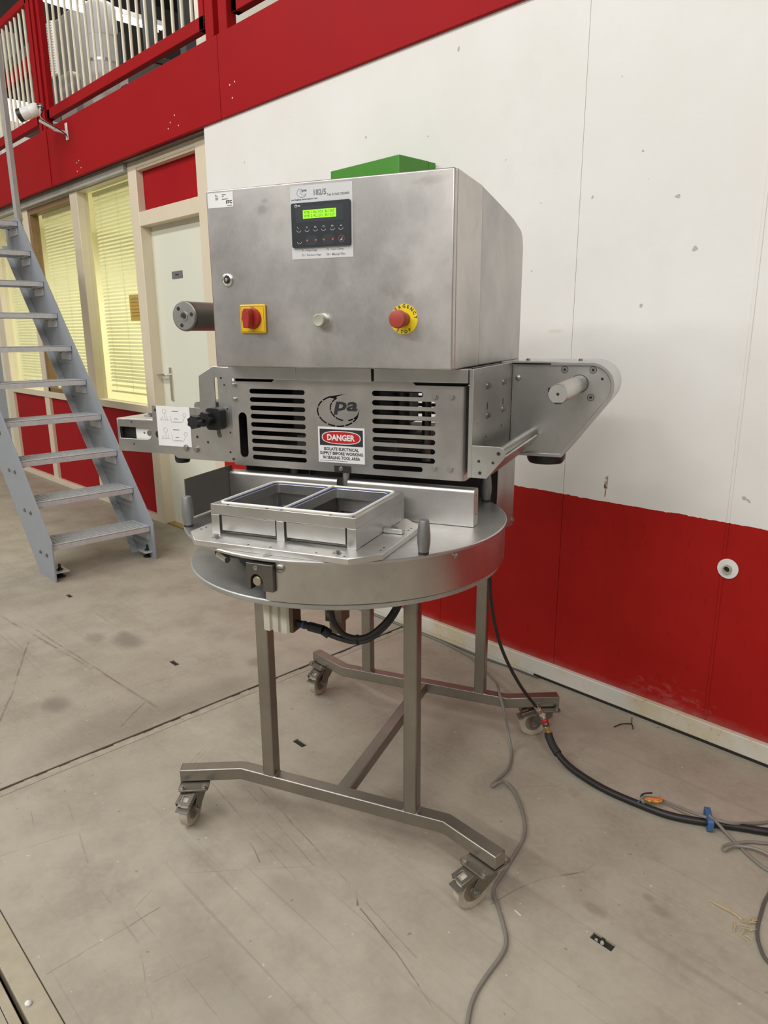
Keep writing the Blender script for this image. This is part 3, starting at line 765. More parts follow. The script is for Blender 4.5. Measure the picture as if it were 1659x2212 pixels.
# ================================================================ STEEL STAIR
t = empty('steel_stair', (0, 0, 0)); tag(t, 'grey steel open-tread stair with grating steps left of the sealing machine', 'stair')
def stringer(y, inner):
    pts = [(-4.43, .0), (-4.43, .25), (-6.30, 2.40), (-6.62, 2.40), (-6.62, 2.205), (-4.70, .0)]
    m = MB().prism(pts, 0, .010, FRONT(y)); s = m.build('stringer', STAIR, t, .0015)
    fl = MB(); d = Vector((-6.62 + 4.70, 0, 2.205)).normalized()
    y0, y1 = (y, y + inner) if inner > 0 else (y + inner, y)
    fl.add([(-4.70, y0, 0), (-4.70, y1, 0), (-6.62, y1, 2.205), (-6.62, y0, 2.205), (-4.69, y0, .0), (-4.69, y1, .0), (-6.61, y1, 2.205), (-6.61, y0, 2.205)],
           [(0, 1, 2, 3), (7, 6, 5, 4), (0, 4, 5, 1), (3, 2, 6, 7), (1, 5, 6, 2), (0, 3, 7, 4)])
    fl.build('flange', GALV, s)
    return s
SL = stringer(1.451, .055); SR = stringer(2.115, -.055)
NOSE = MB(); W0, W1 = 1.452, 2.104
NOSE.box(0, .004, W0, W1, -.036, 0).box(-.020, .004, W0, W1, -.004, .002).box(-.244, -.240, W0, W1, -.036, 0).box(-.244, .004, W0, W0 + .004, -.036, 0).box(-.244, .004, W1 - .004, W1, -.036, 0)
GR = MB()
nb = 22
for k in range(nb):
    yy = W0 + .012 + (W1 - W0 - .024) * k / (nb - 1); GR.box(-.238, -.016, yy - .0012, yy + .0012, -.022, .001)
for k in range(8):
    xx = -.225 + k * .029; GR.box(xx - .0035, xx + .0035, W0, W1, -.010, -.001)
BRK = MB().mark().box(-.20, -.02, W1 - .045, W1, -.044, -.038).box(-.20, -.02, W1 - .006, W1, -.10, -.038).mark().box(-.20, -.02, W0, W0 + .045, -.044, -.038).box(-.20, -.02, W0, W0 + .006, -.10, -.038)
BLT = MB()
for xx in (-.05, -.16):
    BLT.mark().hexbolt((xx, 1.441, -.07), (0, -1, 0), .009, .010); BLT.mark().hexbolt((xx, W1 - .02, -.044), (0, 0, -1), .008, .010)
src = None
for n in range(10):
    loc = (-4.475 - .2045 * n, 0, .228 + .2375 * n)
    if src is None:
        tr = NOSE.build('tread', GALV, t, .001); g_ = GR.build('grating', GALV, tr, smooth=False); b_ = split(BRK, 'bracket', GALV, tr); o_ = split(BLT, 'bolt', BOLT, tr)
        src = [tr, g_] + b_ + o_; tr.location = loc
    else:
        c = instance(src[0], t, loc)
        for p in src[1:]: instance(p, c)
for y in (1.462, 2.055):
    f = MB().box(-4.60, -4.47, y, y + .085, .040, .047).build('foot_bracket', GALV, t, .002)
    MB().cyl((-4.53, y + .045, .0), (-4.53, y + .045, .085), .008, 10).lathe([(.032, 0), (.032, .008), (.014, .02)], (-4.53, y + .045, 0)).hexbolt((-4.53, y + .045, .047), (0, 0, 1), .014, .014).build('levelling_foot', BLACK, f)
MB().box(-6.405, -6.335, 2.116, 2.150, 2.25, 4.1).build('handrail_post', POSTG, t, .002)

# ================================================================ THE SEALING MACHINE
MR = empty('tray_sealing_machine', (-1.55996, 1.47021, 0), math.radians(23.277))
tag(MR, 'stainless steel rotary tray sealing machine on a wheeled frame', 'machine')
TC = (0, -.20)          # turntable axis

# --- wheeled base frame
def rail(pts): return MB().prism(pts, .125, .165).build('base_rail', STEEL_T, MR, .003)
rail([(-.507, -.398), (-.335, -.315), (.335, -.315), (.507, -.398), (.525, -.361), (.345, -.275), (-.345, -.275), (-.525, -.361)])
rail([(-.525, .521), (-.345, .435), (.345, .435), (.525, .521), (.507, .558), (.335, .475), (-.335, .475), (-.507, .558)])
for x0, x1 in ((-.253, -.213), (.215, .255)):
    for y0, y1 in ((-.315, -.275), (.435, .475)):
        MB().box(x0, x1, y0, y1, .163, .884).build('leg', STEEL_T, MR, .004)
MB().box(-.014, .027, -.277, .437, .126, .164).build('cross_bar', STEEL_T, MR, .004)
m = MB()
for x in (-.213, -.253, .215, .255):
    for y in (-.315, .435): m.mark().bar((x, y + .002, .166), (x, y + .038, .166), .005, .005)
split(m, 'weld_bead', ALU_L, MR)

# --- casters
def caster(loc, heading, prot, src=None):
    c = empty('caster', loc); c.parent = MR; c.rotation_euler = (0, 0, math.radians(heading))
    if src is None:
        P = {}
        m = MB().prism(rrect(-.046, .046, -.056, .056, .010), .1165, .1225); P['plate'] = m.build('mounting_plate', CASTER, c, .0015)
        m = MB()
        for sx in (-1, 1):
            for sy in (-1, 1): m.mark().hexbolt((sx * .034, sy * .043, .1225), (0, 0, 1), .0065, .009)
        for k, o in enumerate(split(m, 'plate_bolt', BOLT, c)): P['bolt%d' % k] = o
        m = MB().lathe([(.030, .104), (.034, .106), (.034, .1165)], n=20)
        fk = [(-.026, .106), (.030, .106), (.058, .062), (.057, .040), (.034, .040), (-.026, .080)]
        for y in (-.0235, .0205): m.prism(fk, 0, .003, FRONT(y + .003))
        m.box(-.026, .030, -.0235, .0235, .102, .106); P['fork'] = m.build('fork', CASTER, c, .001)
        m = MB().lathe([(.026, -.010), (.042, -.015), (.0505, -.013), (.0515, -.006), (.0515, .006), (.0505, .013), (.042, .015), (.026, .010)], (.045, 0, .0515), (0, 1, 0), 32)
        P['tyre'] = m.build('tyre', WHEEL, c)
        m = MB().lathe([(.009, -.018), (.012, -.011), (.043, -.012), (.043, .012), (.012, .011), (.009, .018)], (.045, 0, .0515), (0, 1, 0), 24)
        P['hub'] = m.build('wheel_hub', HUB, c)
        m = MB().cyl((.045, -.026, .0515), (.045, .026, .0515), .004, 10).hexbolt((.045, -.0235, .0515), (0, -1, 0), .007, .008).hexbolt((.045, .0235, .0515), (0, 1, 0), .007, .008)
        P['axle'] = m.build('axle_bolt', BOLT, c)
        T = Matrix.Translation((.040, 0, .113)) @ Matrix.Rotation(math.radians(17), 4, 'Y')
        m = MB().prism([(0, -.024), (.056, -.024), (.056, .024), (0, .024)], 0, .003, T, [[(.026, -.012), (.048, -.012), (.048, .012), (.026, .012)]])
        m.box(0, .056, -.024, -.0215, -.014, .001, T).box(0, .056, .0215, .024, -.014, .001, T).box(.052, .072, -.022, .022, -.020, -.017, T)
        P['pedal'] = m.build('brake_pedal', CASTER, c, .001)
    else:
        P = {k: instance(v, c) for k, v in src.items()}
    r = math.radians(prot - heading)
    for k in P:
        if k[:4] in ('plat', 'bolt'): P[k].rotation_euler = (0, 0, r)
    return P
PP = caster((.472, -.366, 0), 232, -27)
caster((-.472, -.366, 0), 280, 27, PP); caster((-.470, .524, 0), 262, -27, PP); caster((.470, .524, 0), 208, 27, PP)

# --- turntable
MB().lathe([(.425, .882), (.435, .883), (.437, .887), (.437, .895), (.435, .8975), (.02, .8975)], (0, -.2, 0), n=96).build('lower_disc', ALU_R, MR, angle=30)
MB().lathe([(.440, .9945), (.447, .995), (.4485, .998), (.4485, 1.001), (.446, 1.003), (.02, 1.003)], (0, -.2, 0), n=96).build('turntable_disc', ALU, MR, angle=30)
MB().lathe([(.31, .8976), (.31, .985), (.10, .99), (.10, .995)], (0, -.2, 0), n=48).build('hub_shade_drum', DARK, MR)  # hub widened to a dark drum that stands for shade under the table
m = MB()
def arcwall(m, r0, r1, a0, a1, z0, z1, n=48):
    m.prism(arc_band(0, -.2, r0, r1, a0, a1, n), z0, z1)
arcwall(m, .4415, .4445, -86.0, 84, .925, .9946); arcwall(m, .4415, .4445, -89.7, 84, .900, .9252)
sk = m.build('table_skirt', SKIRT, MR, angle=30)
m = MB()
for a in (-29.5,):
    ca, sa = math.cos(math.radians(a)), math.sin(math.radians(a))
    m.lathe([(.0065, 0), (.0065, .003), (.003, .005)], (.4445 * ca, -.2 + .4445 * sa, .985), (ca, sa, 0), 12)
m.build('skirt_screw', BOLT, sk)
lb = MB().prism([(-.041, .925), (-.030, .925), (-.030, .948)] + [(-.014 + .016 * math.cos(math.radians(180 - a)), .948 + .016 * math.sin(math.radians(180 - a))) for a in range(20, 180, 20)] + [(.002, .948), (.002, .925), (.030, .925), (.030, .990), (-.041, .990)], 0, .034, FRONT(-.622)).build('latch_block', DSTEEL, MR, .0015)
MB().lathe([(.0125, 0), (.0125, .030), (.010, .033)], (-.014, -.622, .947), (0, -1, 0), 20).build('plunger', plain('worn_brass', (.50, .45, .34), .35, metal=1), lb)
MB().lathe([(.006, 0), (.006, .002), (.003, .0021), (.003, .001)], (-.014, -.656, .980), (0, -1, 0), 14).build('socket_screw', BOLT, lb)
m = MB().lathe([(.0105, 0), (.0105, .005), (.008, .007)], (.043, -.6405, .981), (.1, -1, 0), 18); sc_ = m.build('slotted_screw', BOLT, MR)
MB().box(.033, .053, -.6485, -.6472, .980, .982).build('slot', DARK, sc_)
MB().box(-.19, -.09, -.57, -.53, .962, .990).build('proximity_switch', BLACK, MR, .004)
MB().cyl((-.17, -.58, .972), (-.13, -.60, .968), .008, 12).build('switch_plug', SILV, MR)
m = MB()
for x, y in ((-.055, -.615), (.0, -.628)): m.mark().lathe([(.009, 0), (.009, .0012), (.005, .0013), (.005, .0004)], (x, y, 1.003), n=14)
split(m, 'table_screw', BOLT, MR)
for sx in (-1, 1):
    for sy in (-1, 1):
        h = MB().lathe([(.0105, .0), (.0105, .004), (.0125, .005), (.0155, .028), (.0155, .045), (.0125, .077), (.011, .081), (.004, .082)], (sx * .331, -.2 + sy * .283, 1.003), n=20).build('grip_handle', CAST, MR)
        MB().lathe([(.0125, 0), (.0125, .004)], (sx * .331, -.2 + sy * .283, 1.0029), n=16).build('rubber_foot', RUBBER, h)

# --- fence on the turntable
def cover(x0, x1):
    r = .010; pr = [(-.225, 1.004), (-.225, 1.104 - r)] + [(-.225 + r - r * math.cos(a), 1.104 - r + r * math.sin(a)) for a in (.4, .8, 1.2)] + [(-.225 + r, 1.104), (-.184 - r, 1.104)] + [(-.184 - r + r * math.sin(a), 1.104 - r + r * math.cos(a)) for a in (.4, .8, 1.2)] + [(-.184, 1.104 - r), (-.184, 1.004)]
    return MB().prism(pr, x0, x1, SIDE(0)).build('fence_cover', STEEL, MR, .0015)
f1 = cover(.014, .377); cover(-.374, -.018)
m = MB()
for z in (1.035, 1.085): m.mark().lathe([(.003, 0), (.003, .001)], (.377, -.205, z), (1, 0, 0), 10)
split(m, 'rivet', plain('rusty_rivet', (.25, .12, .06), .6), f1)
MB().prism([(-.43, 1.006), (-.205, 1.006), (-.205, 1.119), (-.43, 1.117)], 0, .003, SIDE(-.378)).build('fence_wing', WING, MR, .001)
MB().cyl((.002, -.205, 1.003), (.002, -.205, 1.16), .010, 16).build('fence_post', STEEL_P, MR)

# --- sealing tool
tool = MB().prism([(-.262, -.565), (-.205, -.625), (.205, -.625), (.262, -.565), (.262, -.312), (.205, -.255), (-.205, -.255), (-.262, -.312)], 1.0032, 1.0180).build('sealing_tool', ALU_L, MR, .0015)
OP = ((-.166, -.0135), (.0135, .166)); OY0, OY1 = -.530, -.296
m = MB().prism([(-.197, -.563), (.197, -.563), (.197, -.262), (-.197, -.262)], 1.0682, 1.0940, ID4, [rrect(a, b, OY0, OY1, .010) for a, b in OP]); m.build('top_frame', ALU, tool, .001)
for a, b in ((-.197, -.1735), (-.012, .009), (.1735, .197)):
    for y0, y1 in ((-.563, -.540), (-.285, -.262)): MB().box(a, b, y0, y1, 1.018, 1.0678).build('corner_post', ALU, tool, .0008)
for a, b in ((-.1685, -.0165), (.0135, .1685)):
    MB().box(a, b, -.560, -.548, 1.0285, 1.0668).build('front_panel', ALU, tool, .0008)
    MB().box(a, b, -.277, -.265, 1.0285, 1.0668).build('back_panel', ALU, tool, .0008)
MB().box(.189, .1965, -.540, -.285, 1.019, 1.0678).build('side_panel', ALU, tool, .0008)
MB().box(-.1965, -.189, -.540, -.285, 1.019, 1.0678).build('side_panel', ALU, tool, .0008)
MB().box(-.188, .188, -.546, -.279, 1.0185, 1.0225).build('well_floor', DSTEEL, tool)
MB().box(-.010, .010, -.545, -.28, 1.02, 1.068).build('well_divider', DSTEEL, tool)
m = MB()
lp = [(x, y, 1.0955) for x, y in rrect(-.181, .181, -.547, -.280, .018, 3)]
m.tube(lp + [lp[0]], .0036, 6, 0); m.tube([(.0, -.547, 1.096), (0, -.42, 1.0955), (0, -.280, 1.0965)], .0032, 6); m.build('gasket', GASK, tool)
for a, b in OP:
    m = MB(); lp = [(x, y, 1.0945) for x, y in rrect(a - .006, b + .006, OY0 - .006, OY1 + .006, .012, 3)]; m.tube(lp + [lp[0]], .0022, 6, 0); m.build('blue_seal', BLUE_S, tool)
m = MB()
for x, y in ((-.165, -.593), (.165, -.598), (.165, -.282), (-.165, -.282)): m.mark().hexbolt((x, y, 1.018), (0, 0, 1), .007, .009)
split(m, 'tool_bolt', BOLT, tool)
for s in (-1, 1):
    c = MB().box(*sorted((s * .197, s * .247)), -.405, -.385, 1.019, 1.031).build('clamp_block', ALU, tool, .001)
    MB().hexbolt((s * .222, -.395, 1.031), (0, 0, 1), .0065, .007).build('clamp_bolt', BOLT, c)
m = MB()
for x in (-.247, .247):
    for y in (-.34, -.36, -.54, -.52): m.mark().cyl((x, y, 1.0175), (x, y, 1.0184), .003, 8)
for x in (-.06, .0, .12, .19): m.mark().cyl((x, -.612, 1.0175), (x, -.612, 1.0184), .003, 8)
for x, y in ((-.15, -.556), (-.04, -.556), (.0, -.556), (.13, -.556), (.186, -.553)): m.mark().cyl((x, y, 1.0935), (x, y, 1.0945), .0035, 8)
split(m, 'tapped_hole', DARK, tool)

# --- pneumatics below the table
cyl_ = MB()
prof = [(-.040, -.02), (-.034, -.026), (-.018, -.026), (-.016, -.018), (-.010, -.018), (-.008, -.026), (.008, -.026), (.010, -.018), (.016, -.018), (.018, -.026), (.034, -.026), (.040, -.02), (.040, .026), (-.040, .026)]
cyl_.prism([(x - .100, y - .42) for x, y in prof], .722, .884); ac = cyl_.build('air_cylinder', plain('grimy_white_aluminium', (.62, .59, .50), .45, var=.2, scale=30), MR, .001)
MB().box(-.060, -.048, -.442, -.398, .725, .884).build('end_block', plain('oily_steel', (.13, .10, .07), .45, metal=.7), ac, .002)
MB().cyl((-.048, -.42, .745), (-.012, -.42, .743), .010, 12).cyl((-.048, -.42, .85), (.0, -.42, .85), .010, 12).build('push_fitting', BLACK, ac)
MB().cyl((-.030, -.42, .744), (-.024, -.42, .744), .0112, 12).cyl((-.022, -.42, .85), (-.016, -.42, .85), .0112, 12).build('blue_collet', BLUE_S, ac)
MB().cyl((-.012, -.42, .742), (.030, -.42, .738), .013, 12).cyl((.030, -.42, .738), (.045, -.415, .726), .013, 12).build('elbow_fitting', BLACK, MR)
MB().box(.02, .07, -.39, -.34, .75, .884).lathe([(.022, 0), (.022, .03), (.015, .045)], (.045, -.365, .715)).build('flow_valve', plain('oily_valve_body', (.22, .19, .14), .45, metal=.6), MR, .002)
MB().cyl((.0, -.42, .85), (.045, -.43, .838), .012, 10).cyl((.045, -.43, .838), (.06, -.43, .80), .012, 10).build('elbow_fitting', BLACK, MR)
MB().tube([(.06, -.43, .80), (.07, -.43, .765), (.10, -.425, .735), (.15, -.41, .735), (.195, -.38, .775), (.22, -.35, .83), (.23, -.33, .89)], .0075, 8).build('air_tube', HOSE, MR)
MB().tube([(.045, -.415, .726), (.075, -.41, .717), (.115, -.41, .715), (.155, -.40, .725), (.20, -.37, .77), (.225, -.34, .83), (.235, -.32, .89)], .0075, 8).build('air_tube', HOSE, MR)
MB().cyl((.07, -.37, .862), (.10, -.37, .862), .010, 10).tube([(.10, -.37, .862), (.15, -.36, .868), (.20, -.33, .886)], .005, 8).build('air_tube', HOSE, MR)
MB().lathe([(.0135, -.002), (.0135, .002), (.011, .002), (.011, -.002)], (.125, -.413, .724), (1, .1, .1), 12, closed=True).build('cable_tie', BLACK, MR)

# --- column behind the turntable
for x in (.335, -.338): MB().prism([(.20, .875), (.44, .838), (.44, 1.411), (.20, 1.411)], 0, .003, SIDE(x)).build('column_side', STEEL, MR, .001)
m = MB().prism([(-.335, .84), (.335, .84), (.335, 1.411), (-.335, 1.411)], 0, .003, FRONT(.442), [slot(-.20, .30, 1.150 + k * .0262, 1.164 + k * .0262) for k in range(8)]); m.build('column_back', STEEL, MR)
MB().prism([(-.170, 1.045), (.44, .985), (.44, 1.409), (-.205, 1.409), (-.205, 1.14), (-.170, 1.14)], 0, .005, SIDE(-.352)).build('left_side_plate', DSTEEL, MR, .001)
MB().box(.10, .345, -.200, -.190, 1.345, 1.376).build('guard_dark_sheet', DARK, MR)  # added dark sheet so the gap above the guard looks black
MB().box(-.335, -.05, .20, .205, 1.17, 1.40).build('inner_dark_sheet', DARK, MR)  # added dark sheet that keeps the left guard slots black
MB().box(-.333, .333, .225, .23, .88, 1.12).build('column_dark_sheet', DARK, MR)  # dark sheet added in place of the unlit interior
MB().hexbolt((.338, .425, .862), (1, 0, 0), .006, .007).build('column_bolt', BOLT, MR)
MB().box(-.25, .25, .28, .46, .78, .884).build('column_foot', DSTEEL, MR, .004)
MB().box(-.235, .05, -.08, .26, 1.215, 1.34).build('sealing_head', DARK, MR, .006)
MB().box(-.335, .335, -.205, .44, 1.376, 1.409).build('head_plate', DSTEEL, MR, .002)
for x in (-.27, .15): MB().cyl((x, .05, 1.12), (x, .05, 1.40), .014, 14).build('guide_rod', DSTEEL, MR)
MB().box(-.20, .12, -.12, .30, 1.165, 1.205).build('heater_plate', plain('dull_heater_steel', (.12, .115, .11), .4, metal=.8), MR, .003)
MB().cyl((.05, .1, 1.205), (.05, .1, 1.38), .03, 16).build('ram', DSTEEL, MR)

# --- slotted front guard
GY = -.222
holes = []
for k in range(9):
    z = 1.3400 - k * .02368; holes.append(slot(-.2885, -.1100, z - .0068, z + .0068))
for k in range(9):
    z = 1.3435 - k * .0245; holes.append(slot(.092, .236 if k in (0, 8) else .270, z - .0070, z + .0070))
holes.append(slot(-.330, -.302, 1.147, 1.279))
def eband(cx, cz, rx, rz, t, a0, a1, n=5):
    a = [math.radians(a0 + (a1 - a0) * i / n) for i in range(n + 1)]
    return [(cx + rx * math.cos(q), cz + rz * math.sin(q)) for q in a] + [(cx + (rx - t) * math.cos(q), cz + (rz - t) * math.sin(q)) for q in reversed(a)]
for a0, a1 in ((112, 136), (140, 164), (168, 200), (204, 236), (240, 262), (266, 288), (292, 314), (318, 338)): holes.append(eband(-.010, 1.2925, .0635, .0430, .0042, a0, a1))
for a0, a1 in ((122, 150), (154, 190), (194, 226), (230, 262), (282, 302), (306, 326)): holes.append(eband(.012, 1.3005, .0460, .0345, .0038, a0, a1))
holes.append([(-.034, 1.3310), (-.006, 1.3365), (.016, 1.3405), (-.010, 1.3325)])
holes.append([(.0455, 1.2785), (.0475, 1.283), (.0555, 1.300), (.0505, 1.279)])
gp = [(-.351, 1.124), (.336, 1.124), (.336, 1.3665), (.215, 1.3665), (.207, 1.3745), (-.205, 1.3745), (-.213, 1.3665), (-.351, 1.3665)]
G = MB().prism(gp, 0, .003, FRONT(GY), holes).build('front_guard', STEEL, MR, angle=30)
m = MB()
pr = [(.336, 0), (.342, -.001), (.347, -.005), (.350, -.011), (.350, -.070), (.347, -.070), (.347, -.012), (.3445, -.0065), (.3405, -.0035), (.336, -.003)]
m.prism([(x, GY - .003 - y) for x, y in reversed(pr)], 1.124, 1.3665); m.build('guard_return', STEEL, G)
m = MB()
for x, z in ((.268, 1.3395), (.313, 1.340), (.268, 1.154), (.312, 1.154)): m.mark().hexbolt((x, GY - .003, z), (0, -1, 0), .0062, .006)
split(m, 'guard_bolt', BOLT, G)
m = MB()
for x, z in ((-.337, 1.356), (-.337, 1.316)): m.mark().lathe([(.0052, 0), (.0052, .006), (.0035, .0075)], (x, GY - .003, z), (0, -1, 0), 12)
split(m, 'button_screw', BOLT, G)
m = MB().text('pa', -.021, 1.2830, FRONT(GY - .003), h=.036, w=.068, bold=.03); 
m2 = MB()
for v_, f_ in ((m.v, m.f),): m2.add([(x + (z - 1.290) * .25, y, z) for x, y, z in v_], f_)
m2.build('logo_letters', INK, G)
MB().box(-.024, .028, GY - .0036, GY + .01, 1.1235, 1.1425).build('latch_recess', DARK, G)
MB().hexbolt((-.003, GY - .0036, 1.134), (0, -1, 0), .0045, .005).build('latch_screw', BOLT, G)
SY = GY - .0032
sg = MB().prism(rrect(-.0715, .0695, 1.1505, 1.2490, .001), 0, .0008, FRONT(SY)).build('danger_sign', LABEL_W, G, label='white DANGER sign with black header and red oval')
SF = FRONT(SY - .0008)
MB().prism([(-.0665, 1.198), (.0645, 1.198), (.0645, 1.2430), (-.0665, 1.2430)], 0, .0003, SF).build('sign_header', INK, sg)
def ell(cx, cz, rx, rz, n=32, p=2.6):
    o = []
    for i in range(n):
        t = 2 * PI * i / n; c, s_ = math.cos(t), math.sin(t)
        o.append((cx + rx * math.copysign(abs(c) ** (2 / p), c), cz + rz * math.copysign(abs(s_) ** (2 / p), s_)))
    return o
MB().prism(ell(-.001, 1.2205, .0590, .0180), .0003, .0005, SF).build('oval_border', LABEL_W, sg)
MB().prism(ell(-.001, 1.2205, .0565, .0160), .0005, .0007, SF).build('red_oval', RED_S, sg)
m = MB().text('DANGER', -.001, 1.2120, SF, h=.0172, w=.084, align='c', th=.0010, bold=.035); m.build('danger_lettering', LABEL_W, sg)
m = MB().text('ISOLATE ELECTRICAL', -.001, 1.1840, SF, h=.0090, w=.106, align='c', bold=.03).text('SUPPLY BEFORE WORKING', -.001, 1.1720, SF, h=.0090, w=.131, align='c', bold=.03).text('IN SEALING TOOL AREA', -.001, 1.1600, SF, h=.0090, w=.113, align='c', bold=.03)
for k in range(14): m.prism([(-.067 + k * .0061, 1.1550), (-.0622 + k * .0061, 1.1550), (-.0622 + k * .0061, 1.1562), (-.067 + k * .0061, 1.1562)], 0, .0003, SF)
m.build('sign_lettering', INK, sg)

# --- strips between guard and cabinet
for a, b, dy in ((-.346, -.127, 0), (-.125, .098, -.004), (.104, .358, 0)):
    MB().box(a, b, -.240 + dy, -.205, 1.3755 if dy == 0 else 1.374, 1.4095).build('header_strip', STEEL_P, MR, .001)

# --- cabinet
CY = -.307
cab = MB().box(-.337, .337, -.283, -.066, 1.411, 1.860).build('cabinet', STEEL, MR, .003)
prof = [(-.064, 1.411), (.445, 1.411), (.445, 1.765)] + [(.385 + .06 * math.cos(a), 1.752 + .06 * math.sin(a)) for a in (.25, .5, .75, 1.0, 1.25)] + [(.30, 1.828), (.142, 1.843), (-.064, 1.859)]
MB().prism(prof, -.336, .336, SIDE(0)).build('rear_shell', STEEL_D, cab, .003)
door_ = MB().box(-.337, .337, CY, -.2855, 1.411, 1.858).build('cabinet_door', STEEL_F, MR, .004)
m = MB()
m.prism(rrect(.02, .032, 0, .008, .001), 0, .0002, FRONT(CY)) if False else None
lk = MB().lathe([(.0165, 0), (.0165, .003), (.0135, .006), (.0125, .0062), (.010, .0035)], (-.284, CY, 1.636), (0, -1, 0), 24).build('door_lock', SILV, door_)
MB().cyl((-.284, CY - .0034, 1.636), (-.284, CY - .0038, 1.636), .010, 18).build('keyhole', DARK, door_)
MB().lathe([(.0045, 0), (.0045, .0045), (.001, .005)], (-.284, CY - .003, 1.636), (0, -1, 0), 12).build('lock_core', SILV, door_)
st = MB().prism(rrect(-.331, -.2535, 1.8145, 1.8505, .002), 0, .0005, FRONT(CY)).build('inventory_sticker', LABEL_W, door_, label='white sticker marked STC')
TF = FRONT(CY - .0005)
m = MB().text('STC', -.257, 1.8225, TF, h=.0080, w=.0185, align='r', th=.0003, bold=.06)
for k, (a, b) in enumerate(((.004, .012), (.008, .006), (.009, 0), (.008, .018))):     # small illegible print
    z = 1.8440 - k * .0036; m.prism([(-.3075, z), (-.3075 + a, z), (-.3075 + a, z + .0014), (-.3075, z + .0014)], 0, .0003, TF)
    if b: m.prism([(-.287, z), (-.287 + b, z), (-.287 + b, z + .0014), (-.287, z + .0014)], 0, .0003, TF)
m.prism([(-.2720, 1.8178), (-.2575, 1.8178), (-.2575, 1.8187), (-.2720, 1.8187)], 0, .0003, TF)
m.build('sticker_lettering', INK, st)

lp_ = MB().prism([(-.0865, 1.6785), (.083, 1.6785), (.083, 1.8485), (-.0865, 1.8485)], 0, .0008, FRONT(CY)).build('control_label', LABEL_S, MR, label='silver label plate around the keypad')
LF = FRONT(CY - .0008)
m = MB().text('182/5', -.021, 1.8240, LF, h=.0135, w=.034, th=.0003, bold=.028).text('Tel: 01565 755000', .0145, 1.8205, LF, h=.0055, w=.060, th=.0003, bold=.028)
m.text('F1 • Next Page', -.058, 1.6950, LF, h=.0060, w=.042, th=.0003, bold=.010).text('F2 • Previous Page', -.058, 1.6840, LF, h=.0060, w=.053, th=.0003, bold=.010)
m.text('F3 • Reel Clamp', .011, 1.6950, LF, h=.0060, w=.046, th=.0003, bold=.010).text('F4 • Manual Film', .011, 1.6840, LF, h=.0060, w=.050, th=.0003, bold=.010)
m.build('label_lettering', INK_G, lp_)
m = MB()
for a0, a1 in ((105, 330),): m.prism(eband(-.054, 1.8320, .0135, .0105, .0007, a0, a1, 18), 0, .0003, LF)
m.prism(eband(-.049, 1.8345, .0095, .0080, .0006, 120, 330, 16), 0, .0003, LF)
m.text('packaging automation Ltd', -.083, 1.8145, LF, h=.0048, w=.071, th=.0003, bold=.028); m.text('pa', -.054, 1.8330, LF, h=.0060, w=.014, th=.0003, bold=.028); m.build('logo', INK_B, lp_)
kp = MB().prism(rrect(-.0825, .0785, 1.7055, 1.8085, .004), 0, .006, FRONT(CY - .0008)).build('keypad', NAVY, MR, .001)
KF = FRONT(CY - .0068)
MB().prism(rrect(-.070, .062, 1.7630, 1.8000, .001), 0, .0003, KF).build('display_window', NAVY2, kp)
lc = MB().prism([(-.049, 1.7715), (.0415, 1.7715), (.0415, 1.7910), (-.049, 1.7910)], .0003, .0006, KF).build('display', LCD, kp, label='lit green two-line display')
m = MB()
for k, s_ in enumerate(('RTR 1 AU 973  BU 587', 'RTR 2 AU 231  BU 527')): m.text(s_, -.0445, 1.7822 - k * .0082, KF, h=.0065, w=.082, th=.0009, bold=.02)
m.build('display_text', plain('lcd_ink', (.10, .26, .02), .5), kp)
KX = (-.062, -.039, -.0156, .0069, .0307, .0536)
m = MB()
for i, x in enumerate(KX):
    m.prism(arc_band(x, 1.7480, .0062, .0069, 200, 340, 8), 0, .0003, KF)
    if 1 <= i <= 4: m.text('F%d' % i, x, 1.7490, KF, h=.0042, align='c', th=.0003)
m.box(-.066, -.065, CY - .0072, CY - .0069, 1.7515, 1.7535).box(-.064, -.062, CY - .0072, CY - .0069, 1.7485, 1.750).box(.0515, .057, CY - .0072, CY - .0069, 1.7500, 1.7515)
m.prism(arc_band(KX[0] + .001, 1.7205, .0062, .0069, 200, 340, 8), 0, .0003, KF)
m.prism(circle(-.068, 1.8015, .0038, 16), 0, .0003, KF, [circle(-.068, 1.8015, .0022, 12)])
m.box(-.063, -.056, CY - .0072, CY - .0069, 1.8005, 1.8030)
m.prism([(.0555, 1.7245), (.0568, 1.7245), (.0568, 1.7185), (.0520, 1.7165), (.0520, 1.7195), (.0555, 1.7195)], 0, .0003, KF)
m.build('key_print', INK_W, kp)
m = MB()
for x in (-.0275, .0190): m.prism(slot(x - .0185, x + .0185, 1.7095, 1.7325, 8), 0, .0002, KF)
m.build('arrow_field', NAVY2, kp)
m = MB(); r = .0036
for x, a in ((-.039, 90), (-.0156, 270), (.0069, 180), (.0307, 0)):
    m.prism([(x + r * math.cos(math.radians(a + d)), 1.7210 + r * math.sin(math.radians(a + d))) for d in (0, 120, 240)], .0002, .0004, KF)
m.prism(circle(.0545, 1.7210, .0080, 20), 0, .0002, KF, [circle(.0545, 1.7210, .0073, 20)]); m.build('red_arrow', INK_R, kp)

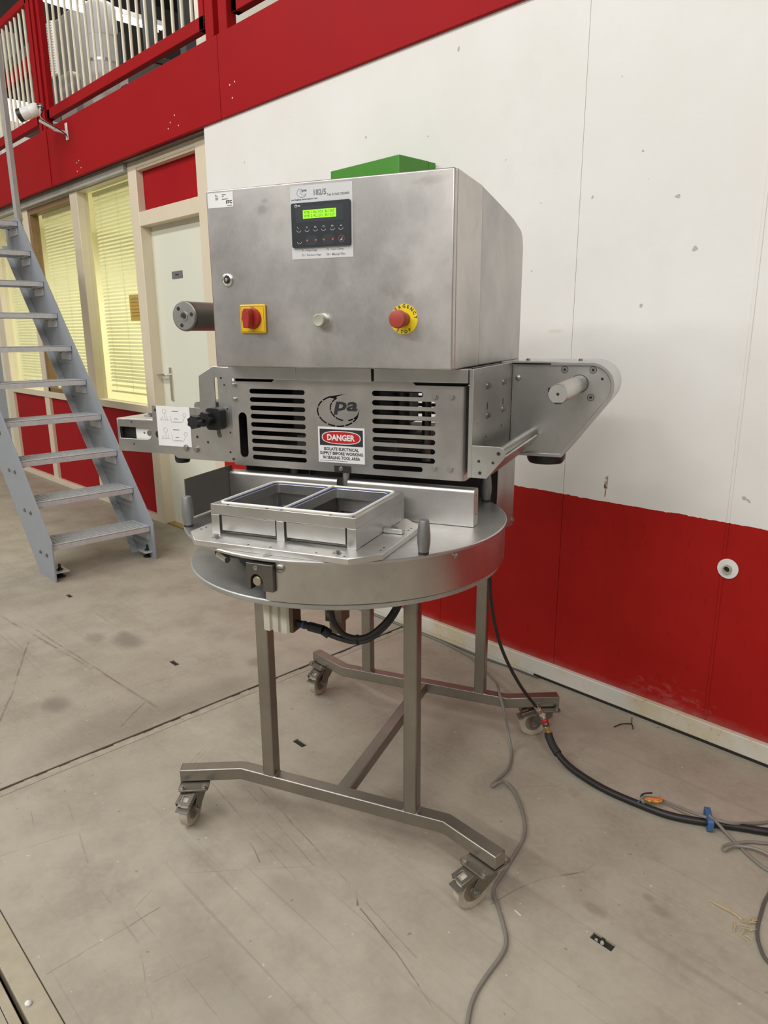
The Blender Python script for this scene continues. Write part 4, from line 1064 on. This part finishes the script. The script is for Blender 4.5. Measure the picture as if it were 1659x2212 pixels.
sw = MB().prism([(-.2475, 1.4995), (-.170, 1.4995), (-.170, 1.5725), (-.2475, 1.5725)], 0, .007, FRONT(CY)).build('main_switch', YEL, MR, .003, label='red rotary main switch on a yellow plate')
MB().lathe([(.027, 0), (.026, .006), (.024, .010)], (-.2085, CY - .007, 1.537), (0, -1, 0), 28).build('switch_dial', RED_P, sw)
MB().prism([(-.0085, -.024), (.0085, -.024), (.0095, -.010), (.0115, .0), (.0095, .016), (.005, .0245), (-.005, .0245), (-.0095, .016), (-.0115, 0), (-.0095, -.010)], .0, .026, FRONT(CY - .016) @ Matrix.Translation((-.2085, 1.537, 0))).build('switch_knob', RED_P, sw, .002)
MB().prism([(-.2435, 1.5035), (-.1740, 1.5035), (-.1740, 1.5685), (-.2435, 1.5685)], 0, .0003, FRONT(CY - .007), [[(-.2428, 1.5042), (-.1747, 1.5042), (-.1747, 1.5678), (-.2428, 1.5678)]]).text('1 ON', -.2085, 1.5645 - .001, FRONT(CY - .007), h=.0035, align='c').text('0', -.2425, 1.535, FRONT(CY - .007), h=.0045).build('switch_print', INK, sw)

pb = MB().lathe([(.0175, 0), (.0175, .005), (.0165, .010), (.0165, .012)], (-.006, CY, 1.530), (0, -1, 0), 28).build('push_button', SILV, MR)
MB().lathe([(.0158, 0), (.0158, .014), (.0135, .016), (.011, .0150), (.0005, .0143)], (-.006, CY - .010, 1.530), (0, -1, 0), 28).build('button_cap', CREAM_B, pb)

ES = (.2145, 1.530)
es = MB().prism(circle(ES[0], ES[1], .0355, 40), 0, .0012, FRONT(CY)).build('emergency_stop', YEL2, MR, label='red emergency stop button on a yellow disc')
m = MB(); EF = FRONT(CY - .0012)
s_ = 'EMERGENCY'
for i, ch in enumerate(s_):
    a = math.radians(172 - i * 164 / (len(s_) - 1)); m.text(ch, ES[0] + .0265 * math.cos(a), ES[1] + .0265 * math.sin(a), EF, bold=.03, h=.0080, align='c', rot=a - PI / 2, th=.0003)
m.build('emergency_lettering', INK, es); m = MB()
for i, ch in enumerate('STOP'):
    a = math.radians(238 + i * 64 / 3); m.text(ch, ES[0] + .0335 * math.cos(a), ES[1] + .0335 * math.sin(a), EF, bold=.03, h=.0080, align='c', rot=a + PI / 2, th=.0003)
m.build('stop_lettering', INK, es)
MB().lathe([(.0165, 0), (.0165, .020), (.0145, .028), (.0145, .034)], (ES[0], CY - .001, ES[1]), (0, -1, 0), 28).build('button_stem', ESTOP, es)
MB().lathe([(.0160, .028), (.0205, .030), (.0215, .034), (.0215, .044), (.0195, .0485), (.012, .0505), (.0015, .051), (.001, .0505)], (ES[0], CY - .001, ES[1]), (0, -1, 0), 32).build('mushroom_head', ESTOP, es)

# --- right hand film unwind
sp = MB().box(.368, .372, -.236, .200, 1.138, 1.4105).build('unwind_plate', STEEL_P, MR, .001)
MB().box(.3605, .372, -.2365, -.2325, 1.138, 1.4095).build('plate_flange', STEEL_P, sp, .001)
m = MB()
for y, z in ((-.096, 1.361), (.083, 1.360), (-.092, 1.282), (.083, 1.282)): m.mark().hexbolt((.372, y, z), (1, 0, 0), .0065, .009)
split(m, 'plate_bolt', BOLT, sp)
m = MB()
for y, z in ((-.096, 1.309), (.083, 1.306)): m.mark().prism(slot(y - .004, y + .004, z - .012, z + .008, 5), 0, .0004, SIDE(.372))
for y, z, r in ((-.10, 1.225, .004), (.07, 1.235, .004), (-.15, 1.395, .002), (-.19, 1.27, .002)): m.mark().prism(circle(y, z, r, 10), 0, .0004, SIDE(.372))
split(m, 'plate_slot', DARK, sp)
br_ = MB().prism([(.372, 1.1385), (.411, 1.1385), (.4555, 1.1925)] + [(.4395 + .0185 * math.cos(math.radians(a)), 1.2025 + .0185 * math.sin(math.radians(a))) for a in (-25, 0, 25, 50, 75, 90)] + [(.372, 1.221)], 0, .004, FRONT(-.234)).build('roller_bracket', STEEL_P, MR, .001)
m = MB()
for x, z, r in ((.4405, 1.204, .005), (.3905, 1.182, .0038), (.427, 1.180, .0038), (.394, 1.152, .0045)): m.mark().prism(circle(x, z, r, 12), 0, .0004, FRONT(-.238))
split(m, 'bracket_hole', DARK, br_)
MB().prism([(.4045, 1.1385), (.4105, 1.1385), (.4575, 1.1955), (.4525, 1.1975)], -.185, .234, FRONT(0)).build('roller_tray', STEEL_P, MR)
MB().cyl((.4395, -.234, 1.2030), (.4395, .200, 1.2030), .0132, 20).build('film_roller', BARE, MR)
RC = (.5985, 1.3425); RR = .0705
outer = [(.373, 1.1305), (.530, 1.1305)] + [(RC[0] + RR * math.cos(math.radians(a)), RC[1] + RR * math.sin(math.radians(a))) for a in range(-38, 91, 8)] + [(.373, RC[1] + RR)]
k_ = .010
inner = [(.373 + .002, 1.1305 + k_), (.530 - .004, 1.1305 + k_)] + [(RC[0] + (RR - k_) * math.cos(math.radians(a)), RC[1] + (RR - k_) * math.sin(math.radians(a))) for a in range(-38, 91, 8)] + [(.373 + .002, RC[1] + RR - k_)]
rh = MB().prism(outer, -.435, -.190, FRONT(0), [inner]).build('reel_housing', ALU, MR, .0012, angle=30)
MB().prism(inner, -.206, -.200, FRONT(0)).build('housing_face', STEEL_P, rh)
MB().prism(inner, -.434, -.430, FRONT(0)).build('housing_back', STEEL_P, rh)
m = MB(); m2 = MB()
for x, z in ((.525, 1.390), (.606, 1.390), (.604, 1.311)):
    m2.mark().lathe([(.0105, 0), (.0105, .0004)], (x, .2, z), (0, -1, 0), 18); m.mark().lathe([(.0090, 0), (.0090, .0010), (.0042, .0011), (.0042, .0004)], (x, .2, z), (0, -1, 0), 18); m2.mark().lathe([(.0038, 0), (.0038, .0012)], (x, .2, z), (0, -1, 0), 8)
m.mark().lathe([(.0085, 0), (.0085, .004), (.006, .006)], (.389, .2, 1.364), (0, -1, 0), 14)
split(m, 'countersunk_screw', BOLT, rh); m2.mark().prism(circle(.633, 1.365, .004, 10), 0, .001, FRONT(.2)); split(m2, 'screw_socket', DARK, rh)
m = MB()
for x, y in ((.405, .26), (.56, .27)): m.mark().lathe([(.006, 0), (.006, .005), (.004, .0065)], (x, y, 1.413), n=12)
split(m, 'top_screw', BOLT, rh)
md = MB().lathe([(.023, .380), (.0245, .378), (.0245, .0)], (.569, .200, 1.3500), (0, -1, 0), 28).build('reel_mandrel', BARE, MR)
MB().lathe([(.0038, .0), (.0038, .0006)], (.569, -.180, 1.35), (0, -1, 0), 10).box(.5445, .5475, -.1806, -.15, 1.355, 1.365).box(.562, .578, -.1806, -.15, 1.3255, 1.3295).build('key_slot', DARK, md)
MB().lathe([(.027, 0), (.027, .003), (.0247, .003)], (.569, .2, 1.35), (0, -1, 0), 28).build('mandrel_collar', DSTEEL, md)
MB().lathe([(.060, 0), (.058, -.018), (.051, -.029), (.046, -.029)], (.472, .265, 1.1305), n=28).build('motor_cap', BLACK, MR)

# --- left hand arm
LY = -.208
arm = MB().prism([(-.793, 1.1385), (-.585, 1.1385), (-.580, 1.136), (-.571, 1.129), (-.565, 1.1275), (-.357, 1.1275), (-.357, 1.4045), (-.420, 1.4065), (-.4705, 1.3785), (-.473, 1.2845), (-.653, 1.2870), (-.654, 1.240), (-.793, 1.240)], 0, .004, FRONT(LY),
    [[(-.787, 1.1795), (-.681, 1.1795)] + [(-.681 + .0182 * math.cos(math.radians(a)), 1.1977 + .0182 * math.sin(math.radians(a))) for a in range(-72, 73, 18)] + [(-.681, 1.2160), (-.787, 1.2160)], slot(-.4165, -.4055, 1.203, 1.3765, 6)]).build('rewind_arm', STEEL_P, MR, .001)
MB().box(-.797, -.793, -.212, -.02, 1.139, 1.242).build('arm_end', STEEL_P, arm, .002)
MB().box(-.797, -.654, -.210, -.02, 1.2395, 1.2425).build('arm_top', ALU_L, arm, .001)
MB().box(-.797, -.40, -.022, -.02, 1.139, 1.240).build('arm_back', DSTEEL, arm, .001)
MB().box(-.735, -.664, -.200, -.185, 1.176, 1.219).build('nylon_slide', WHITE_P, arm, .003)
MB().lathe([(.008, 0), (.008, .003), (.004, .003)], (-.680, -.2, 1.1985), (0, -1, 0), 12).cyl((-.700, -.2, 1.1985), (-.700, -.2015, 1.1985), .003, 8).build('slide_screw', BOLT, arm)
MB().box(-.790, -.74, -.19, -.10, 1.16, 1.235).build('arm_core', DARK, arm)
m = MB().hexbolt((-.73, -.13, 1.2425), (0, 0, 1), .008, .010).box(-.74, -.715, -.15, -.125, 1.2425, 1.247); m.build('adjuster_bolt', BOLT, arm)
m = MB()
for x, z in ((-.533, 1.161), (-.495, 1.159)): m.mark().hexbolt((x, LY - .004, z), (0, -1, 0), .0072, .008)
split(m, 'arm_bolt', BOLT, arm)
m = MB()
for x, z, r in ((-.392, 1.374, .0035), (-.382, 1.354, .003), (-.376, 1.285, .003), (-.370, 1.216, .003), (-.374, 1.157, .0035), (-.364, 1.137, .0045), (-.452, 1.183, .004), (-.49, 1.197, .0045), (-.737, 1.232, .003), (-.735, 1.163, .003), (-.640, 1.273, .0045)): m.mark().prism(circle(x, z, r, 10), 0, .0004, FRONT(LY - .004))
m.mark().prism(circle(-.636, 1.198, .011, 16), 0, .0004, FRONT(LY - .004)); split(m, 'arm_hole', DARK, arm)
il = MB().prism([(-.636, 1.164), (-.5115, 1.1645), (-.5115, 1.2855), (-.636, 1.2860)], 0, .0012, FRONT(LY - .004)).build('film_path_label', LABEL_W, MR, label='white label with two film path diagrams')
m = MB(); IF = FRONT(LY - .0052)
for oz in (.0, -.057):
    for cx, cz, r in ((-.606, 1.270, .0075), (-.531, 1.2605, .0060)):
        m.prism(circle(cx, cz + oz, r, 20), 0, .0003, IF, [circle(cx, cz + oz, r - .0006, 20)])
    for x0, z0, x1, z1 in ((-.622, 1.2435, -.590, 1.2445), (-.606, 1.2625, -.604, 1.245), (-.597, 1.258, -.596, 1.244), (-.584, 1.2575, -.581, 1.238), (-.581, 1.238, -.541, 1.238), (-.541, 1.238, -.531, 1.2545), (-.575, 1.240, -.545, 1.240), (-.612, 1.254, -.622, 1.2435)):
        d = Vector((x1 - x0, z1 - z0)).normalized() * .0003; m.prism([(x0 + d.y, z0 + oz - d.x), (x1 + d.y, z1 + oz - d.x), (x1 - d.y, z1 + oz + d.x), (x0 - d.y, z0 + oz + d.x)], 0, .0003, IF)
m.build('diagram', INK_G, il)
m = MB()
for oz in (0, -.056): m.box(-.577, -.554, LY - .0056, LY - .0053, 1.2705 + oz, 1.2722 + oz).box(-.570, -.557, LY - .0056, LY - .0053, 1.2478 + oz, 1.2492 + oz)
m.build('caption', INK, il)
MB().prism(rrect(-.433, -.382, 1.225, 1.289, .012), 0, .030, FRONT(LY - .004)).build('clamp_body', BLACK, MR, .004)
def star_knob(x, y, z, r, L):
    pr = []
    for i in range(42):
        a = 2 * PI * i / 42; rr = r * (1 - .17 * (.5 - .5 * math.cos(7 * a))); pr.append((x + rr * math.cos(a), z + rr * math.sin(a)))
    MB().prism(pr, 0, .020, FRONT(y)).cyl((x, y, z), (x, y + L, z), .007, 12).build('star_knob', BLACK, MR, .003)
star_knob(-.418, -.253, 1.2590, .0225, .02); star_knob(-.4185, -.302, 1.2565, .0200, .04)
MB().cyl((-.408, -.214, 1.205), (-.408, -.190, 1.205), .006, 10).cyl((-.41, -.20, 1.225), (-.41, -.20, 1.20), .005, 8).build('clamp_screw', DSTEEL, MR)
MB().cyl((-.49, -.200, 1.288), (-.49, .22, 1.288), .013, 16).build('guide_roller', STEEL_P, MR)
MB().box(-.52, -.337, .20, .21, 1.15, 1.36).build('arm_support', STEEL, MR, .001)
MB().lathe([(.024, 0), (.024, -.028), (.020, -.036), (.012, -.036)], (-.600, -.15, 1.139), n=20).build('motor_cap', BLACK, MR)
MB().box(-.66, -.54, -.205, -.06, 1.139, 1.142).build('arm_base', STEEL_P, arm)
rw = MB().lathe([(.040, 0), (.0435, .003), (.0445, .006), (.0445, .014), (.0435, .016), (.0435, .45)], (-.555, -.15, 1.5505), (0, 1, 0), 36).build('rewind_mandrel', plain('grey_anodised_tube', (.22, .20, .18), .42, metal=.9), MR, angle=25)
MB().lathe([(.0395, 0), (.0395, .001), (.014, .001), (.014, .003), (.0105, .003), (.0105, -.002)], (-.555, -.1495, 1.5505), (0, -1, 0), 32).build('end_cap', STEEL_P, rw)
m = MB()
for a in (10, 130, 250):
    x, z = -.555 + .0285 * math.cos(math.radians(a)), 1.5505 + .0285 * math.sin(math.radians(a)); m.mark().lathe([(.006, 0), (.006, .0004), (.0035, .0005)], (x, -.1505, z), (0, -1, 0), 12)
m.mark().lathe([(.0065, 0), (.0065, .002)], (-.555, -.149, 1.5505), (0, -1, 0), 6); split(m, 'cap_screw', DARK, rw)
MB().box(-.61, -.337, .30, .31, 1.49, 1.61).build('mandrel_bracket', STEEL, MR, .002)

# ================================================================ HOSES, CABLES AND SMALL THINGS ON THE FLOOR
def cable(name, pts, r, mat, label, cat='cable', group=None, n=8):
    return tag(MB().tube(pts, r, n, 6).build(name, mat), label, cat, group)
ah = tag(empty('air_supply_hose', (-1.246, 2.033, 0)), 'thick black air hose with red and brass coupling running across the floor', 'hose')
def rel(p): return (p[0] + 1.246, p[1] - 2.033, p[2])
thin = [(-1.2095, 1.5665, .884), (-1.206, 1.583, .84), (-1.203, 1.594, .79), (-1.234, 1.642, .718), (-1.27, 1.712, .611), (-1.296, 1.784, .499), (-1.308, 1.858, .389), (-1.305, 1.938, .274), (-1.293, 2.014, .177)]
MI = (Matrix.Translation((-1.55996, 1.47021, 0)) @ Matrix.Rotation(math.radians(23.277), 4, 'Z')).inverted()
MB().tube([MI @ Vector(p) for p in thin], .0058, 10, 6).build('inlet_hose', HOSE, MR)
a, b, c_ = Vector(rel((-1.293, 2.014, .177))), Vector(rel((-1.281, 2.040, .142))), Vector(rel((-1.252, 2.040, .078)))
MB().cyl(a, b, .0085, 12).cyl(a + (b - a) * .35, a + (b - a) * .7, .0102, 6).lathe([(.0115, 0), (.0125, .004), (.0115, .010)], b - (b - a).normalized() * .004, (c_ - b), 8).build('nickel_elbow', SILV, ah)
d = (c_ - b).normalized(); L = (c_ - b).length
MB().lathe([(.0105, .006), (.012, .009), (.012, .018), (.0105, .019)], b, d, 16).build('coupling_body', STEEL_T, ah)
MB().lathe([(.012, .019), (.0132, .021), (.0132, .030), (.012, .032)], b, d, 18).build('red_ring', RED_S, ah)
MB().lathe([(.0115, .032), (.0125, .034), (.0125, .044), (.011, .046)], b, d, 18).build('grey_sleeve', DSTEEL, ah)
MB().lathe([(.011, .046), (.0128, .048), (.0125, .056), (.0105, .058), (.0105, L)], b, d, 16).build('brass_ferrule', BRASS, ah)
big = [(-1.252, 2.040, .078), (-1.246, 2.036, .066), (-1.218, 2.021, .045), (-1.131, 1.992, .018), (-.994, 1.971, .0125), (-.859, 1.979, .0125), (-.768, 1.997, .0125), (-.684, 2.041, .0125), (-.594, 2.096, .0125), (-.528, 2.135, .0125), (-.464, 2.183, .0125), (-.30, 2.25, .0125), (.0, 2.30, .0125)]
MB().tube([rel(p) for p in big], .0118, 12, 6).build('supply_hose', HOSE, ah)
MB().tube([rel(p) for p in ((-1.252, 2.040, .078), (-1.246, 2.036, .066), (-1.218, 2.021, .046), (-1.19, 2.01, .034))], .0148, 12, 4).build('hose_sleeve', RUBBER, ah)

cable('power_cable', [(-3.6, 2.46, .006), (-3.0, 2.47, .006), (-2.6, 2.478, .006), (-2.351, 2.480, .006), (-2.101, 2.470, .006), (-1.887, 2.410, .02), (-1.659, 2.220, .09), (-1.512, 2.07, .166), (-1.447, 2.0, .175), (-1.405, 1.975, .13), (-1.383, 1.975, .05), (-1.338, 1.937, .006), (-1.286, 1.847, .006), (-1.273, 1.754, .006), (-1.262, 1.722, .008), (-1.252, 1.745, .016), (-1.235, 1.768, .010), (-1.165, 1.732, .006), (-1.082, 1.653, .006), (-1.040, 1.585, .006), (-1.017, 1.507, .006), (-.995, 1.420, .006), (-.975, 1.354, .006), (-.925, 1.312, .006), (-.858, 1.252, .006), (-.835, 1.206, .006), (-.823, 1.126, .006), (-.811, 1.068, .006), (-.788, 1.017, .006), (-.740, .95, .006), (-.60, .80, .006)],
      .0052, CABLE_G, 'grey cable looping over the rear rail and past the front right caster')
cable('wall_cable', [(-3.4, 2.488, .005), (-2.326, 2.488, .005), (-2.09, 2.486, .005), (-1.944, 2.480, .005), (-1.859, 2.482, .005), (-1.747, 2.492, .005), (-1.60, 2.494, .005)], .004, CABLE_D, 'thin dark cable lying along the foot of the wall')
cable('bundled_cable', [(-.850, 1.975, .028), (-.863, 1.995, .032), (-.819, 2.040, .020), (-.713, 2.037, .030), (-.661, 2.047, .033), (-.614, 2.072, .030), (-.581, 2.137, .012), (-.546, 2.192, .006), (-.49, 2.273, .006), (-.3, 2.38, .006)], .0048, CABLE_G, 'grey cable tied to the black hose through the blue grip')
cable('bundled_cable', [(-.671, 2.036, .047), (-.646, 2.040, .032), (-.597, 2.033, .007), (-.530, 1.994, .006), (-.474, 1.973, .006), (-.403, 1.981, .006), (-.25, 2.02, .006)], .0046, CABLE_G, 'grey cable running down right from the blue grip')
cable('looped_cable', [(-.25, 2.30, .006), (-.455, 2.154, .006), (-.513, 2.090, .006), (-.553, 2.058, .006), (-.588, 2.008, .007), (-.598, 1.980, .008), (-.592, 1.962, .010), (-.586, 1.975, .014), (-.573, 2.003, .012), (-.534, 2.023, .016), (-.492, 2.028, .016), (-.427, 2.020, .010), (-.25, 1.97, .006)], .0048, CABLE_G, 'grey cable loop on the floor at the right edge')
cable('floor_cable', [(-.25, 2.05, .0052), (-.425, 1.955, .0052), (-.441, 1.873, .0052), (-.432, 1.791, .0052), (-.417, 1.722, .0052), (-.393, 1.676, .0052), (-.367, 1.649, .0052), (-.30, 1.62, .0052)], .0045, CABLE_D, 'dark cable bend at the right edge beside the straw')
# bulkhead fitting where the hose meets the machine
MB().cyl(MI @ Vector((-1.2095, 1.5665, .882)), MI @ Vector((-1.2085, 1.571, .862)), .011, 6).build('bulkhead_nut', SILV, MR)
# blue grip round the hose
t = empty('cable_grip', (-.668, 2.040, .012)); t.rotation_euler = (0, 0, math.radians(-58)); tag(t, 'blue rubber grip clamped around the black hose', 'grip')
MB().prism(rrect(-.048, .026, -.010, .030, .009), -.0085, .0085, FRONT(0), [circle(.008, .006, .0122, 14), circle(-.028, .012, .004, 10)]).build('grip_body', BLUE_H, t, .004)
m = MB()
for k in range(4): m.box(-.046 + k * .006, -.043 + k * .006, -.0095, .0095, .0285, .0305)
m.build('grip_rib', BLUE_H, t, .0005)
# bagged wire connectors
t = empty('wire_connectors', (-.832, 2.012, .0)); tag(t, 'orange wire connectors in clear wrap by the cable end', 'connector'); t.rotation_euler = (0, 0, math.radians(35))
for k in range(4):
    MB().lathe([(.003, -.022), (.0045, -.020), (.0045, .014), (.002, .022)], (.0 + k * .006 - .009, .002 * (k % 2), .026 + .004 * (k % 2)), (1, .18 * (k - 1.5), .05), 10).build('connector', AMBER if k % 2 else YELNOTE, t)
MB().tube([(-.03, .0, .022), (-.045, -.004, .02), (-.05, -.012, .024)], .003, 6).build('blue_lead', BLUE_H, t)
WRAP = glass_mat(); WRAP.name = 'clear_wrap'
MB().lathe([(.002, -.034), (.012, -.022), (.014, .0), (.010, .020), (.002, .034)], (0, 0, .027), (1, 0, .03), 9).build('clear_wrap', WRAP, t, smooth=False)
MB().tube([(-.035, .012, .014), (-.04, .008, .032), (-.03, .01, .042), (-.005, .016, .043)], .0028, 6).build('black_lead', BLACK, t)
# litter
t = tag(MB().tube([(-1.161, 2.362, .004), (-1.147, 2.392, .010), (-1.128, 2.420, .008), (-1.122, 2.428, .006)], .0024, 6).tube([(-1.122, 2.428, .006), (-1.112, 2.418, .004), (-1.103, 2.402, .003)], .002, 6).tube([(-1.122, 2.428, .006), (-1.135, 2.455, .010), (-1.144, 2.474, .006)], .0016, 6).build('cable_tie', BLACK), 'black cut cable tie on the floor by the baseboard', 'cable tie')
m = MB(); rnd = random.Random(3)
for k in range(16):
    x, y = -.452 + rnd.uniform(-.022, .022), 1.712 + rnd.uniform(-.03, .03); a = rnd.uniform(-1.2, 1.2) + PI / 4; l = rnd.uniform(.015, .035)
    m.tube([(x, y, .0025 + .0007 * k), (x + l * math.cos(a) * .5, y + l * math.sin(a) * .5, .004 + .0007 * k), (x + l * math.cos(a), y + l * math.sin(a), .0025 + .0006 * k)], .0011, 5, 2)
m.tube([(-.550, 1.747, .002), (-.515, 1.744, .004), (-.475, 1.742, .005), (-.455, 1.732, .004)], .0015, 5).tube([(-.53, 1.745, .004), (-.49, 1.748, .005), (-.46, 1.738, .006)], .0012, 5)
tag(m.build('straw_tuft', STRAW), 'small tuft of dry straw on the concrete floor', 'straw', kind='stuff')
tag(MB().bar((-.897, 1.344, .0015), (-.874, 1.340, .0015), .0025, .002).build('wood_splinter', plain('pale_wood', (.75, .68, .5), .6)), 'pale wood splinter on the floor beside the front right caster', 'splinter')
tag(MB().lathe([(.001, 0), (.007, .001), (.008, .005), (.004, .009), (.0005, .010)], (-1.522, .318, -.001), (.15, .1, 1), 7).build('paper_ball', plain('crumpled_white', (.75, .74, .7), .7)), 'small white pellet lying on the drain slot', 'pellet')
tag(MB().lathe([(.045, 0), (.046, .003), (.040, .005), (.001, .005)], (-5.15, 2.25, 0), n=24).build('floor_cap', DSTEEL), 'round dark lid in the floor behind the stair', 'lid')  # small round cap in the floor
